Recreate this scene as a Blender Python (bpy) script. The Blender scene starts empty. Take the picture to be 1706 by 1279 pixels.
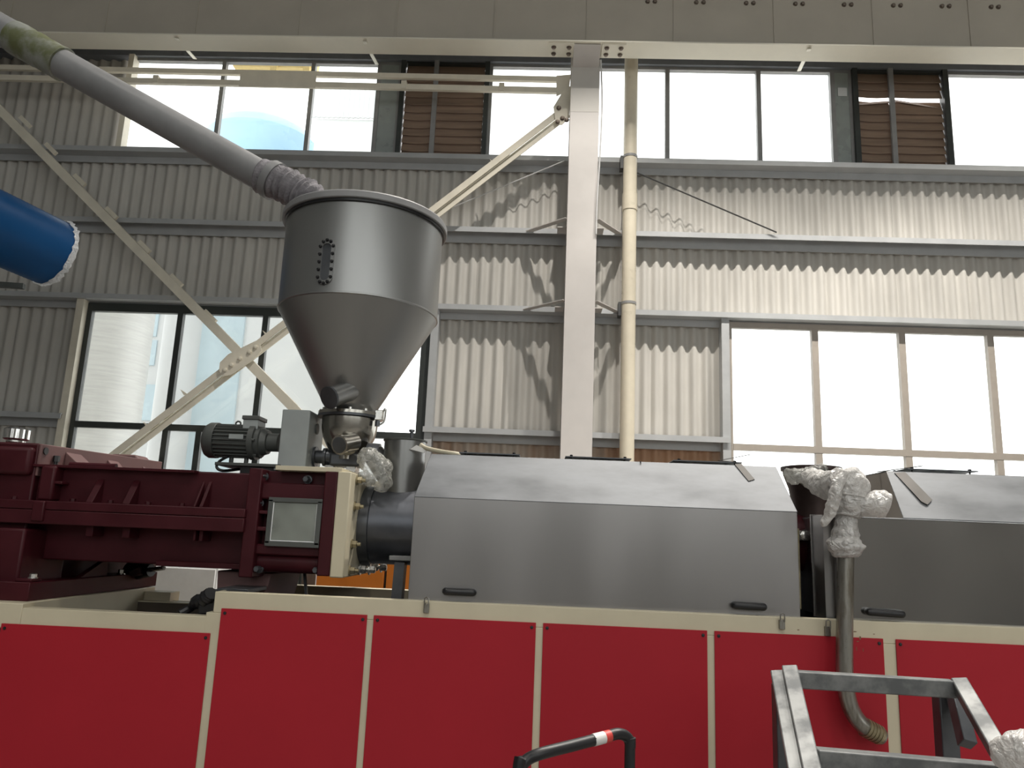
import bpy, bmesh, math, random
from mathutils import Vector, Matrix
random.seed(7)
S = bpy.context.scene
COL = S.collection

# ------------------------------------------------------------------ camera
F = 1281.0
CX, CY = 853.0, 639.5
_up = Vector((267.0, -6390.0, F)).normalized()
_lx = Vector((-32300.0, -1138.0, F))
_lx = (_lx - _up * _lx.dot(_up)).normalized()
_X = -_lx                                   # world +X in image axes (right, down, forward)
_Z = _up
_Y = _Z.cross(_X)
if _Y.z < 0:
    _Y = -_Y
CAM = Vector((0.0, 0.0, 1.6))
# world vectors of the image axes
RIGHT = Vector((_X.x, _Y.x, _Z.x))
DOWN = Vector((_X.y, _Y.y, _Z.y))
FWD = Vector((_X.z, _Y.z, _Z.z))
cd = bpy.data.cameras.new('camera')
cam = bpy.data.objects.new('camera', cd)
COL.objects.link(cam)
m = Matrix((( RIGHT.x, -DOWN.x, -FWD.x), (RIGHT.y, -DOWN.y, -FWD.y), (RIGHT.z, -DOWN.z, -FWD.z)))
cam.matrix_world = Matrix.Translation(CAM) @ m.to_4x4()
cd.sensor_fit = 'HORIZONTAL'
cd.sensor_width = 36.0
cd.lens = F / 1706.0 * 36.0
cd.clip_end = 400
S.camera = cam

def P(u, v, Y):
    """photo pixel -> world point on the vertical plane y = Y"""
    r = RIGHT * ((u - CX) / F) + DOWN * ((v - CY) / F) + FWD
    return CAM + r * (Y / r.y)
def PX(u, v, Y): return P(u, v, Y).x
def PZ(u, v, Y): return P(u, v, Y).z
def YZ(u, v, z):
    r = RIGHT * ((u - CX) / F) + DOWN * ((v - CY) / F) + FWD
    return r.y * (z - CAM.z) / r.z

# ------------------------------------------------------------------ light
w = bpy.data.worlds.new('overcast_sky'); S.world = w
w.use_nodes = True
bg = w.node_tree.nodes['Background']
bg.inputs[0].default_value = (1.0, 0.985, 0.965, 1)
bg.inputs[1].default_value = 2.8
S.view_settings.view_transform = 'Standard'
S.view_settings.look = 'None'
S.view_settings.gamma = 1.0
S.view_settings.use_curve_mapping = False
S.view_settings.exposure = 0.0
S.cycles.max_bounces = 7
S.cycles.diffuse_bounces = 4
S.cycles.glossy_bounces = 4
S.cycles.transparent_max_bounces = 12
S.cycles.caustics_reflective = False
S.cycles.caustics_refractive = False
S.cycles.sample_clamp_indirect = 6.0

def area(name, loc, aim, sx, sy, power, color=(1, 1, 1), portal=False, shape='RECTANGLE'):
    ld = bpy.data.lights.new(name, 'AREA')
    ld.shape = shape; ld.size = sx; ld.size_y = sy
    ld.energy = power; ld.color = color
    o = bpy.data.objects.new(name, ld); COL.objects.link(o)
    o.location = loc
    o.rotation_euler = (Vector(aim) - Vector(loc)).to_track_quat('-Z', 'Y').to_euler()
    if portal: ld.cycles.is_portal = True
    return o
# high-bay lamps of the hall: reflector lamps, unseen above and behind the frame
def high_bay(x, y, power, cone, blend=0.35, r=0.12, color=(1, 0.95, 0.87)):
    ld = bpy.data.lights.new('unseen_high_bay_lamp', 'SPOT')
    ld.energy = power; ld.color = color; ld.spot_size = math.radians(cone); ld.spot_blend = blend
    ld.shadow_soft_size = r
    o = bpy.data.objects.new('unseen_high_bay_lamp', ld); COL.objects.link(o); o.location = (x, y, 13.2)
    return o
high_bay(1.0, 7.0, 2900, 89, 0.3)
high_bay(4.2, 7.0, 2500, 89, 0.3)  # added lamp, fills the dark gap on the wall between its neighbours
high_bay(7.4, 7.0, 3900, 89, 0.3)
for lx, ly in ((-4.5, -0.5), (1.5, -0.5), (7.5, -0.5), (-1.5, -6.5), (4.5, -6.5)):
    high_bay(lx, ly, 520, 110)

# ------------------------------------------------------------------ materials
MATS = {}
def mat(name, col, rough=0.5, metal=0.0, var=0.12, scale=6.0, bump=0.0, stretch=(1, 1, 1), col2=None, fac=0.5,
        rvar=0.1, coat=0.0, bscale=None, spec=0.5, detail=5.0):
    m = bpy.data.materials.new(name); m.use_nodes = True
    nt = m.node_tree; N = nt.nodes; L = nt.links
    b = N['Principled BSDF']
    tc = N.new('ShaderNodeTexCoord'); mp = N.new('ShaderNodeMapping')
    mp.inputs['Scale'].default_value = stretch
    L.new(tc.outputs['Object'], mp.inputs[0])
    nz = N.new('ShaderNodeTexNoise'); nz.inputs['Scale'].default_value = scale
    nz.inputs['Detail'].default_value = detail; nz.inputs['Roughness'].default_value = 0.6
    L.new(mp.outputs[0], nz.inputs[0])
    ramp = N.new('ShaderNodeValToRGB')
    c = Vector(col)
    lo = c * (1 - var) if col2 is None else c
    hi = c * (1 + var) if col2 is None else Vector(col2)
    ramp.color_ramp.elements[0].position = 0.2 if col2 is None else max(0, fac - 0.12)
    ramp.color_ramp.elements[1].position = 0.8 if col2 is None else min(1, fac + 0.12)
    ramp.color_ramp.elements[0].color = (*lo, 1); ramp.color_ramp.elements[1].color = (*hi, 1)
    L.new(nz.outputs[0], ramp.inputs[0]); L.new(ramp.outputs[0], b.inputs['Base Color'])
    ramp.color_ramp.interpolation = 'EASE'
    mr = N.new('ShaderNodeMapRange'); mr.interpolation_type = 'SMOOTHSTEP'; mr.inputs[1].default_value = 0.2; mr.inputs[2].default_value = 0.8
    mr.inputs[3].default_value = max(0.02, rough - rvar); mr.inputs[4].default_value = min(1, rough + rvar)
    L.new(nz.outputs[0], mr.inputs[0]); L.new(mr.outputs[0], b.inputs['Roughness'])
    b.inputs['Metallic'].default_value = metal
    b.inputs['Specular IOR Level'].default_value = spec
    if coat: b.inputs['Coat Weight'].default_value = coat
    if bump:
        n2 = N.new('ShaderNodeTexNoise'); n2.inputs['Scale'].default_value = bscale or scale * 4
        n2.inputs['Detail'].default_value = 3
        L.new(mp.outputs[0], n2.inputs[0])
        bp = N.new('ShaderNodeBump'); bp.inputs['Strength'].default_value = bump; bp.inputs['Distance'].default_value = 0.01
        L.new(n2.outputs[0], bp.inputs['Height']); L.new(bp.outputs[0], b.inputs['Normal'])
    MATS[name] = m
    return m
def glassy(name, tint, gloss=0.06, trans=0.0):
    m = bpy.data.materials.new(name); m.use_nodes = True
    nt = m.node_tree; N = nt.nodes; L = nt.links
    N.remove(N['Principled BSDF']); out = N['Material Output']
    t = N.new('ShaderNodeBsdfTransparent'); t.inputs[0].default_value = (*tint, 1)
    g = N.new('ShaderNodeBsdfGlossy'); g.inputs['Roughness'].default_value = 0.05
    x = N.new('ShaderNodeMixShader'); x.inputs[0].default_value = gloss
    L.new(t.outputs[0], x.inputs[1]); L.new(g.outputs[0], x.inputs[2])
    last = x
    if trans:
        d = N.new('ShaderNodeBsdfTranslucent'); d.inputs[0].default_value = (0.75, 0.78, 0.76, 1)
        d2 = N.new('ShaderNodeBsdfDiffuse'); d2.inputs[0].default_value = (0.6, 0.62, 0.6, 1)
        a = N.new('ShaderNodeMixShader'); L.new(d.outputs[0], a.inputs[1]); L.new(d2.outputs[0], a.inputs[2])
        y = N.new('ShaderNodeMixShader'); y.inputs[0].default_value = trans
        L.new(x.outputs[0], y.inputs[1]); L.new(a.outputs[0], y.inputs[2]); last = y
    L.new(last.outputs[0], out.inputs[0])
    MATS[name] = m
    return m
def film(name, col, opacity=0.8):
    """crinkled packing film: diffuse + translucent + gloss, with see-through patches"""
    m = bpy.data.materials.new(name); m.use_nodes = True
    nt = m.node_tree; N = nt.nodes; L = nt.links
    N.remove(N['Principled BSDF']); out = N['Material Output']
    tc = N.new('ShaderNodeTexCoord')
    nz = N.new('ShaderNodeTexNoise'); nz.inputs['Scale'].default_value = 26; nz.inputs['Detail'].default_value = 4; nz.inputs['Distortion'].default_value = 1.2
    L.new(tc.outputs['Object'], nz.inputs[0])
    bp = N.new('ShaderNodeBump'); bp.inputs['Strength'].default_value = 1.0; bp.inputs['Distance'].default_value = 0.02
    L.new(nz.outputs[0], bp.inputs['Height'])
    d = N.new('ShaderNodeBsdfDiffuse'); d.inputs[0].default_value = (*col, 1)
    tl = N.new('ShaderNodeBsdfTranslucent'); tl.inputs[0].default_value = (*col, 1)
    g = N.new('ShaderNodeBsdfGlossy'); g.inputs['Roughness'].default_value = 0.22
    t = N.new('ShaderNodeBsdfTransparent')
    for n in (d, tl, g): L.new(bp.outputs[0], n.inputs['Normal'])
    a = N.new('ShaderNodeMixShader'); a.inputs[0].default_value = 0.35
    L.new(d.outputs[0], a.inputs[1]); L.new(tl.outputs[0], a.inputs[2])
    b = N.new('ShaderNodeMixShader'); b.inputs[0].default_value = 0.16
    L.new(a.outputs[0], b.inputs[1]); L.new(g.outputs[0], b.inputs[2])
    mr = N.new('ShaderNodeMapRange'); mr.inputs[1].default_value = 0.35; mr.inputs[2].default_value = 0.6
    mr.inputs[3].default_value = max(0, opacity - 0.2); mr.inputs[4].default_value = min(1, opacity + 0.2)
    L.new(nz.outputs[0], mr.inputs[0])
    c = N.new('ShaderNodeMixShader'); L.new(mr.outputs[0], c.inputs[0])
    L.new(t.outputs[0], c.inputs[1]); L.new(b.outputs[0], c.inputs[2])
    L.new(c.outputs[0], out.inputs[0])
    MATS[name] = m
    return m

# ------------------------------------------------------------------ mesh building
LOC = {}
class MB:
    def __init__(self): self.V = []; self.Fc = []
    def add(self, vs, fs):
        n = len(self.V); self.V += [Vector(v) for v in vs]; self.Fc += [tuple(i + n for i in f) for f in fs]; return self
    def box(self, x0, x1, y0, y1, z0, z1):
        x0, x1 = sorted((x0, x1)); y0, y1 = sorted((y0, y1)); z0, z1 = sorted((z0, z1))
        vs = [(x0,y0,z0),(x1,y0,z0),(x1,y1,z0),(x0,y1,z0),(x0,y0,z1),(x1,y0,z1),(x1,y1,z1),(x0,y1,z1)]
        return self.add(vs, [(3,2,1,0),(4,5,6,7),(0,1,5,4),(1,2,6,5),(2,3,7,6),(3,0,4,7)])
    def obox(self, c, a, b, d):
        c, a, b, d = map(Vector, (c, a, b, d))
        if a.cross(b).dot(d) < 0: a = -a
        vs = [c-a-b-d, c+a-b-d, c+a+b-d, c-a+b-d, c-a-b+d, c+a-b+d, c+a+b+d, c-a+b+d]
        return self.add(vs, [(3,2,1,0),(4,5,6,7),(0,1,5,4),(1,2,6,5),(2,3,7,6),(3,0,4,7)])
    def bar(self, p0, p1, w, h, side=(0, 1, 0)):
        """bar from p0 to p1; h = size along `side`, w = size across"""
        p0, p1 = Vector(p0), Vector(p1); d = (p1 - p0); u = d.normalized()
        s = Vector(side); s = (s - u * s.dot(u)).normalized(); t = u.cross(s)
        return self.obox((p0 + p1) / 2, d / 2, t * (w / 2), s * (h / 2))
    def ring_loft(self, rings, cap0=True, cap1=True, closed=True):
        n = len(rings[0]); vs = [v for r in rings for v in r]; fs = []
        for k in range(len(rings) - 1):
            for i in range(n if closed else n - 1):
                j = (i + 1) % n
                fs.append((k*n+i, k*n+j, (k+1)*n+j, (k+1)*n+i))
        if cap0: fs.append(tuple(range(n - 1, -1, -1)))
        if cap1: fs.append(tuple((len(rings)-1)*n + i for i in range(n)))
        return self.add(vs, fs)
    @staticmethod
    def frame(d):
        d = Vector(d).normalized()
        a = Vector((0, 0, 1)) if abs(d.z) < 0.9 else Vector((1, 0, 0))
        s = d.cross(a).normalized(); t = s.cross(d) * -1
        t = d.cross(s)
        return s, t
    def lathe(self, o, d, prof, n=32, cap0=True, cap1=True):
        o = Vector(o); d = Vector(d).normalized(); s, t = self.frame(d)
        rings = []
        for r, h in prof:
            rings.append([o + d*h + s*(r*math.cos(2*math.pi*i/n)) + t*(r*math.sin(2*math.pi*i/n)) for i in range(n)])
        return self.ring_loft(rings, cap0, cap1)
    def cyl(self, p0, p1, r0, r1=None, n=20, cap=True):
        p0, p1 = Vector(p0), Vector(p1); r1 = r0 if r1 is None else r1
        return self.lathe(p0, p1 - p0, [(r0, 0), (r1, (p1 - p0).length)], n, cap, cap)
    def path(self, pts, r, n=14, cap=True, wob=0.0, rnd=None):
        pts = [Vector(p) for p in pts]; rings = []
        rs = r if isinstance(r, (list, tuple)) else [r] * len(pts)
        t0 = (pts[1] - pts[0]).normalized(); s, _ = self.frame(t0)
        for k, p in enumerate(pts):
            a = pts[max(0, k-1)]; b = pts[min(len(pts)-1, k+1)]
            d = (b - a).normalized(); s = (s - d * s.dot(d)).normalized(); t = d.cross(s)
            ring = []
            for i in range(n):
                rr = rs[k] * (1 + (rnd.uniform(-wob, wob) if rnd else 0))
                an = 2*math.pi*i/n
                ring.append(p + s*(rr*math.cos(an)) + t*(rr*math.sin(an)))
            rings.append(ring)
        return self.ring_loft(rings, cap, cap)
    def prism(self, poly, dv):
        poly = [Vector(p) for p in poly]; dv = Vector(dv); n = len(poly)
        nrm = Vector((0, 0, 0))
        for i in range(n): nrm += poly[i].cross(poly[(i+1) % n])
        if nrm.dot(dv) > 0: poly = poly[::-1]
        vs = poly + [p + dv for p in poly]
        fs = [tuple(range(n)), tuple(range(2*n-1, n-1, -1))]
        for i in range(n):
            j = (i+1) % n; fs.append((j, i, n+i, n+j))
        return self.add(vs, fs)
    def hexbolt(self, p, d, r=0.012, h=0.012):
        d = Vector(d).normalized(); p = Vector(p)
        self.lathe(p, d, [(r*1.35, 0), (r*1.35, h*0.25)], 12)
        return self.lathe(p, d, [(r, h*0.2), (r, h), (r*0.8, h*1.1)], 6)
    def build(self, name, material, parent=None, bev=0.0, ang=35, seg=2, origin=None):
        if parent is not None: o0 = LOC[parent.name]
        elif origin is not None: o0 = Vector(origin)
        else:
            xs = [v.x for v in self.V]; ys = [v.y for v in self.V]; zs = [v.z for v in self.V]
            o0 = Vector(((min(xs)+max(xs))/2, (min(ys)+max(ys))/2, min(zs)))
        me = bpy.data.meshes.new(name)
        me.from_pydata([v - o0 for v in self.V], [], self.Fc)
        me.materials.append(MATS[material])
        me.polygons.foreach_set('use_smooth', [True] * len(me.polygons))
        me.set_sharp_from_angle(angle=math.radians(ang))
        me.update()
        o = bpy.data.objects.new(name, me); COL.objects.link(o)
        if parent is not None: o.parent = parent
        else: o.location = o0
        LOC[o.name] = o0
        if bev:
            b = o.modifiers.new('bevel', 'BEVEL'); b.width = bev; b.segments = seg
            b.limit_method = 'ANGLE'; b.angle_limit = math.radians(40)
        return o
def box(name, material, parent, x0, x1, y0, y1, z0, z1, bev=0.004):
    return MB().box(x0, x1, y0, y1, z0, z1).build(name, material, parent, bev)
def R(u0, v0, u1, v1, Y):
    """pixel rectangle -> x0,x1,z0,z1 on plane Y"""
    um, vm = (u0+u1)/2, (v0+v1)/2
    return PX(u0, vm, Y), PX(u1, vm, Y), PZ(um, v1, Y), PZ(um, v0, Y)
def pbox(name, material, parent, u0, v0, u1, v1, Y0, Y1, bev=0.004):
    x0, x1, z0, z1 = R(u0, v0, u1, v1, Y0)
    return box(name, material, parent, x0, x1, Y0, Y1, z0, z1, bev)
def thing(name, label, cat, loc, group=None):
    o = bpy.data.objects.new(name, None); COL.objects.link(o)
    o.location = loc; o.empty_display_size = 0.1
    LOC[o.name] = Vector(loc)
    o['label'] = label; o['category'] = cat
    if group: o['group'] = group
    return o
def tag(o, label, cat, group=None):
    o['label'] = label; o['category'] = cat
    if group: o['group'] = group
    return o
def struct(o): o['kind'] = 'structure'; return o
def sempty(name, loc):
    o = bpy.data.objects.new(name, None); COL.objects.link(o); o.location = loc; LOC[o.name] = Vector(loc)
    o['kind'] = 'structure'; return o
def dup(src, parent, off=(0, 0, 0), rot=None):
    """copy of a part, shifted by off in world axes"""
    o = src.copy(); COL.objects.link(o); o.parent = parent
    o.location = src.location + Vector(off)
    LOC[o.name] = LOC[src.name]
    return o
def bez(pts, n=8):
    """Catmull-Rom through points"""
    pts = [Vector(p) for p in pts]; out = []
    for i in range(len(pts) - 1):
        p0 = pts[max(0, i-1)]; p1 = pts[i]; p2 = pts[i+1]; p3 = pts[min(len(pts)-1, i+2)]
        for k in range(n):
            t = k / n
            out.append(0.5 * ((2*p1) + (p2-p0)*t + (2*p0-5*p1+4*p2-p3)*t*t + (-p0+3*p1-3*p2+p3)*t**3))
    out.append(pts[-1]); return out

from mathutils import noise as NZ
def crumple(pts, radii, seed, n=40, amp=0.25, freq=14.0, fold=0.0, twist=3.0):
    """crinkled wrapping around a path: folds run diagonally, lumps from 3D noise"""
    pts = [Vector(p) for p in pts]; off = Vector((seed*3.7, seed*1.3, seed*0.7)); rings = []
    t0 = (pts[1] - pts[0]).normalized(); s, _ = MB.frame(t0); L = 0.0
    for k, p in enumerate(pts):
        a = pts[max(0, k-1)]; b = pts[min(len(pts)-1, k+1)]; d = (b - a).normalized()
        if k: L += (p - pts[k-1]).length
        s = (s - d*s.dot(d)).normalized(); t = d.cross(s); ring = []
        for i in range(n):
            an = 2*math.pi*i/n; e = s*math.cos(an) + t*math.sin(an); q = p + e*radii[k]
            v = NZ.noise(q*freq + off) * 0.6 + (abs(NZ.noise(q*freq*2.3 + off)) - 0.2) * 0.9
            w_ = abs(math.sin(L*85 + an*twist*0.5 + 5*NZ.noise(q*8 + off)))
            v += fold * (1.0 - 1.6*w_**0.6) + 0.5*fold*NZ.noise(Vector((L*120, an*1.2, seed)) )
            ring.append(p + e*(radii[k]*(1 + amp*v)))
        rings.append(ring)
    return MB().ring_loft(rings)
def radii(stops, n):
    out = []
    for i in range(n):
        f_ = i/(n-1)
        for (a, ra), (b, rb) in zip(stops, stops[1:]):
            if a <= f_ <= b + 1e-9:
                u = (f_-a)/(b-a); u = u*u*(3-2*u); out.append(ra + (rb-ra)*u); break
    return out

# ------------------------------------------------------------------ palette
mat('concrete', (0.24, 0.23, 0.215), 0.6, var=0.2, scale=1.5, bump=0.1)
mat('roof_sheet', (0.42, 0.43, 0.44), 0.6, var=0.08)
mat('hall_wall', (0.5, 0.49, 0.47), 0.7, var=0.15, scale=0.7)
mat('cladding', (0.52, 0.50, 0.465), 0.5, 0.0, var=0.1, scale=2.5, stretch=(1, 1, 0.25))
mat('girt_paint', (0.42, 0.43, 0.44), 0.5, 0.0, var=0.08, scale=3)
mat('column_paint', (0.58, 0.55, 0.53), 0.45, var=0.05, scale=2)
mat('column_upper', (0.56, 0.535, 0.50), 0.45, var=0.05, scale=2)
mat('beam_paint', (0.50, 0.455, 0.385), 0.5, var=0.06, scale=1.2)
mat('beam_paint_lit', (0.82, 0.78, 0.67), 0.5, var=0.05, scale=1.2)  # beam paint lightened to put bounced light into the flange
mat('brace_paint', (0.74, 0.69, 0.58), 0.5, var=0.08, scale=3)
mat('dark_frame', (0.035, 0.04, 0.038), 0.4, var=0.1)
mat('grey_frame', (0.27, 0.27, 0.27), 0.4, var=0.1)
mat('beige_frame', (0.36, 0.32, 0.28), 0.45, var=0.06)
mat('head_steel', (0.16, 0.17, 0.19), 0.45, var=0.1)
mat('frosted_panel', (0.30, 0.33, 0.32), 0.3, var=0.15, scale=2)
mat('louvre_slat', (0.26, 0.18, 0.13), 0.45, var=0.25, scale=3, stretch=(0.3, 1, 3))
mat('pvc_pipe', (0.66, 0.60, 0.48), 0.35, var=0.05)
mat('cable_dark', (0.05, 0.05, 0.05), 0.5)
mat('cable_white', (0.6, 0.6, 0.6), 0.5)
mat('rusty_bolt', (0.20, 0.16, 0.13), 0.5, 0.4, var=0.3, scale=30)
mat('yellow_paint', (0.75, 0.58, 0.25), 0.5)
mat('silo_steel', (0.60, 0.60, 0.585), 0.45, 0.2, var=0.12, scale=3, stretch=(0.4, 0.4, 6))
mat('facade', (0.60, 0.615, 0.62), 0.6, var=0.06, scale=0.4)
mat('facade_blue', (0.45, 0.57, 0.63), 0.25, var=0.1, scale=0.6)
mat('blue_dome', (0.28, 0.45, 0.62), 0.3, var=0.1, scale=0.5)
mat('yard', (0.74, 0.72, 0.68), 0.8, var=0.1, scale=0.3)
mat('rusty_sheet', (0.48, 0.42, 0.36), 0.6, scale=0.7, col2=(0.40, 0.24, 0.15), fac=0.48, stretch=(1, 1, 0.1))
glassy('clear_glass', (0.96, 0.98, 0.98), 0.05)
glassy('dusty_glass', (0.88, 0.90, 0.90), 0.05, 0.08)
glassy('skylight_sheet', (0.45, 0.48, 0.5), 0.05, 0.4)

# ------------------------------------------------------------------ hall shell
struct(MB().box(-18, 18, -9.8, 12.3, -0.2, 0).build('floor', 'concrete'))
YW = 12.0
HX = 17.0
ZR = 14.6
# roof with three skylight strips
slots = [(-8.2, -7.0), (-4.4, -3.0), (0.0, 1.4)]
rf = sempty('ceiling', (0, 0, ZR))
ys = [-9.8] + [v for s in slots for v in s] + [12.3]
for i in range(0, len(ys), 2):
    box('roof_panel', 'roof_sheet', rf, -HX - 1, HX + 1, ys[i], ys[i+1], ZR, ZR + 0.15, 0)
for a, b in slots:
    box('skylight_panel', 'skylight_sheet', rf, -HX - 1, HX + 1, a, b, ZR + 0.05, ZR + 0.07, 0)
    area('skylight_portal', (0, (a+b)/2, ZR - 0.02), (0, (a+b)/2, 0), 2*HX, b - a, 1, portal=True)
struct(MB().box(-HX - 0.3, -HX, -9.8, 12.3, 0, ZR).build('wall_left', 'hall_wall'))
struct(MB().box(HX, HX + 0.3, -9.8, 12.3, 0, ZR).build('wall_right', 'hall_wall'))
YFW = -9.5
wf = sempty('unseen_wall_front', (0, YFW, 0))
WZ0, WZ1 = 3.4, 9.6  # unseen windows, sized to throw daylight on the machine fronts
box('masonry', 'hall_wall', wf, -HX, HX, YFW - 0.3, YFW, 0, WZ0, 0)
box('masonry', 'hall_wall', wf, -HX, HX, YFW - 0.3, YFW, WZ1, ZR, 0)
box('masonry', 'hall_wall', wf, -HX, -HX + 2*HX/3, YFW - 0.3, YFW, WZ0, WZ1, 0)  # unseen left bay closed to keep the left side darker
for k in range(2, 6):
    x0 = -HX + k * 2 * HX / 6
    box('masonry', 'hall_wall', wf, x0, x0 + 1.5, YFW - 0.3, YFW, WZ0, WZ1, 0)
    w5 = struct(MB().box(x0 + 1.5, x0 + 2*HX/6, YFW - 0.2, YFW - 0.18, WZ0, WZ1).build('window_%d' % (k + 5), 'clear_glass'))
    area('window_portal', (x0 + 0.75 + HX/6, YFW + 0.05, (WZ0+WZ1)/2), (x0 + 0.75 + HX/6, 0, (WZ0+WZ1)/2), 2*HX/6 - 1.5, WZ1 - WZ0, 1, portal=True)

# ------------------------------------------------------------------ rear wall: cladding, girts
z_sill = PZ(853, 258, 11.75)
z_g2 = PZ(853, 379, 11.75)
z_g3 = PZ(853, 509, 11.75)
z_g4 = PZ(960, 719, 11.75)
z_head = PZ(853, 111, 12.0)
GH = 0.085
wb = sempty('wall_back', (0, YW, 0))
def sheet(x0, x1, z0, z1, material='cladding', y=YW):
    p = 0.192; n = max(1, round((x1 - x0) / p)); p = (x1 - x0) / n
    prof = []
    for k in range(8*n + 1):
        c_ = math.cos(math.pi * k / 4); c_ = (1 if c_ > 0 else -1) * abs(c_)**0.8
        prof.append((x0 + k*p/8, 0.018 + 0.031*c_))
    m_ = MB(); vs = []; fs = []
    for (x, d) in prof: vs += [(x, y + d, z0), (x, y + d, z1)]
    for i in range(len(prof) - 1): fs.append((2*i, 2*i+2, 2*i+3, 2*i+1))
    for (x, d) in prof: vs += [(x, y + 0.06, z0), (x, y + 0.06, z1)]
    o = 2 * len(prof)
    fs += [(o + 1, o + 2*len(prof) - 1, o + 2*len(prof) - 2, o)]
    m_.add(vs, fs)
    return m_.build('cladding_sheet', material, wb, 0, 50)
def sheets(x0, x1, z0, z1, material='cladding', wdt=1.152):
    n = max(1, round((x1 - x0) / wdt)); d = (x1 - x0) / n
    for k in range(n):
        sheet(x0 + k*d - 0.012, x0 + (k+1)*d + 0.012, z0, z1, material, YW + (0.010 if k % 2 else 0))
# window edges
xa0, xa1 = PX(128, 620, 12), PX(713, 640, 12)          # lower left window opening
xb0 = PX(1209, 640, 12); xb1 = 12.6                    # lower right window opening
z_lh = z_g3 - 0.02
sheets(-HX, HX, z_g3, z_sill)
sheets(-HX, xa0, z_g4, z_g3)
sheets(xa1, xb0, z_g4, z_g3)
sheets(-HX, xa0, 0, z_g4)
sheets(xa1, xb0, 0, z_g4, 'rusty_sheet')
box('masonry', 'hall_wall', wb, xa0, xa1, YW, YW + 0.1, 0, 1.2, 0)
box('masonry', 'hall_wall', wb, xb0, HX, YW, YW + 0.1, 0, 1.2, 0)
sheets(xb1, HX, 1.2, z_g3)
xu0 = PX(200, 200, 12)
sheets(-HX, xu0, z_sill, z_head + 1.2)
box('masonry', 'hall_wall', wb, -HX, HX, YW + 0.05, YW + 0.2, z_head + 0.4, ZR, 0)
for z, xr in ((z_sill, [(-HX, HX)]), (z_g2, [(-HX, HX)]), (z_g3, [(-HX, HX)]), (z_g4, [(-HX, xa0), (xa1, xb0)])):
    for (a, b) in xr:
        g = MB()
        if z in (z_g3, z_sill): g.box(a, b, 11.75, 11.95, z - GH, z)
        else: g.box(a, b, 11.75, 11.765, z - GH, z).box(a, b, 11.765, 11.95, z - 0.012, z)
        g.box(a, b, 11.95, 11.965, z - 0.2, z + 0.03)
        g.build('girt', 'girt_paint', wb, 0)
box('head_channel', 'head_steel', wb, -HX, HX, 11.86, 12.05, z_head, z_head + 0.6, 0)
# jamb posts beside the lower windows
for xx, mt in ((xa0 - 0.06, 'brace_paint'), (xa1 + 0.02, 'girt_paint'), (xb0 - 0.1, 'girt_paint')):
    box('jamb_post', mt, wb, xx, xx + 0.12, 11.80, 12.0, 0, z_g3 - GH, 0)
box('jamb_post', 'brace_paint', wb, PX(198, 215, 11.85), PX(207, 215, 11.85), 11.82, 12.0, z_sill, z_head, 0)

# ------------------------------------------------------------------ windows
def window(name, x0, x1, z0, z1, muls, frame, glass, fw=0.09, transom=None, low=None, mw=0.085, y=11.93):
    wn = sempty(name, ((x0+x1)/2, y, z0))
    f = MB()
    f.box(x0, x1, y, y+0.09, z0, z0+fw).box(x0, x1, y, y+0.09, z1-fw, z1)
    f.box(x0, x0+fw, y, y+0.09, z0+fw, z1-fw).box(x1-fw, x1, y, y+0.09, z0+fw, z1-fw)
    f.build('window_frame', frame, wn, 0)
    bands = [(z0+fw, z1-fw, muls)]
    if transom:
        box('transom', frame, wn, x0+fw, x1-fw, y-0.01, y+0.08, transom-0.05, transom+0.05, 0)
        bands = [(transom+0.05, z1-fw, muls), (z0+fw, transom-0.05, low or muls)]
    for (a, b, ml) in bands:
        es = [x0+fw] + [q for c in ml for q in (c-mw/2, c+mw/2)] + [x1-fw]
        for c in ml: box('mullion', frame, wn, c-mw/2, c+mw/2, y-0.005, y+0.085, a, b, 0)
        for i in range(0, len(es), 2):
            gl = glass if isinstance(glass, str) else glass[min(i//2, len(glass)-1)]
            box('pane', gl, wn, es[i], es[i+1], y+0.04, y+0.05, a, b, 0)
    return wn
zl0 = 1.2
zt = PZ(210, 709, 11.93)
w1 = window('window_1', xa0, xa1, zl0, z_lh - GH, [PX(291, 600, 11.93), PX(435, 600, 11.93), PX(572, 600, 11.93)],
       'dark_frame', ['dusty_glass', 'dusty_glass', 'dusty_glass', 'clear_glass'], 0.14, zt,
       [PX(270, 760, 11.93), PX(326, 760, 11.93), PX(425, 760, 11.93), PX(572, 730, 11.93)], 0.09)
ztr = PZ(1440, 752, 11.93)
w2 = window('window_2', xb0, xb1, zl0, z_lh - GH, [PX(1361, 650, 11.93), PX(1508, 650, 11.93), PX(1657, 650, 11.93), PX(1805, 650, 11.93), PX(1955, 650, 11.93)],
       'beige_frame', 'clear_glass', 0.09, ztr, None, 0.10)
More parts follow.
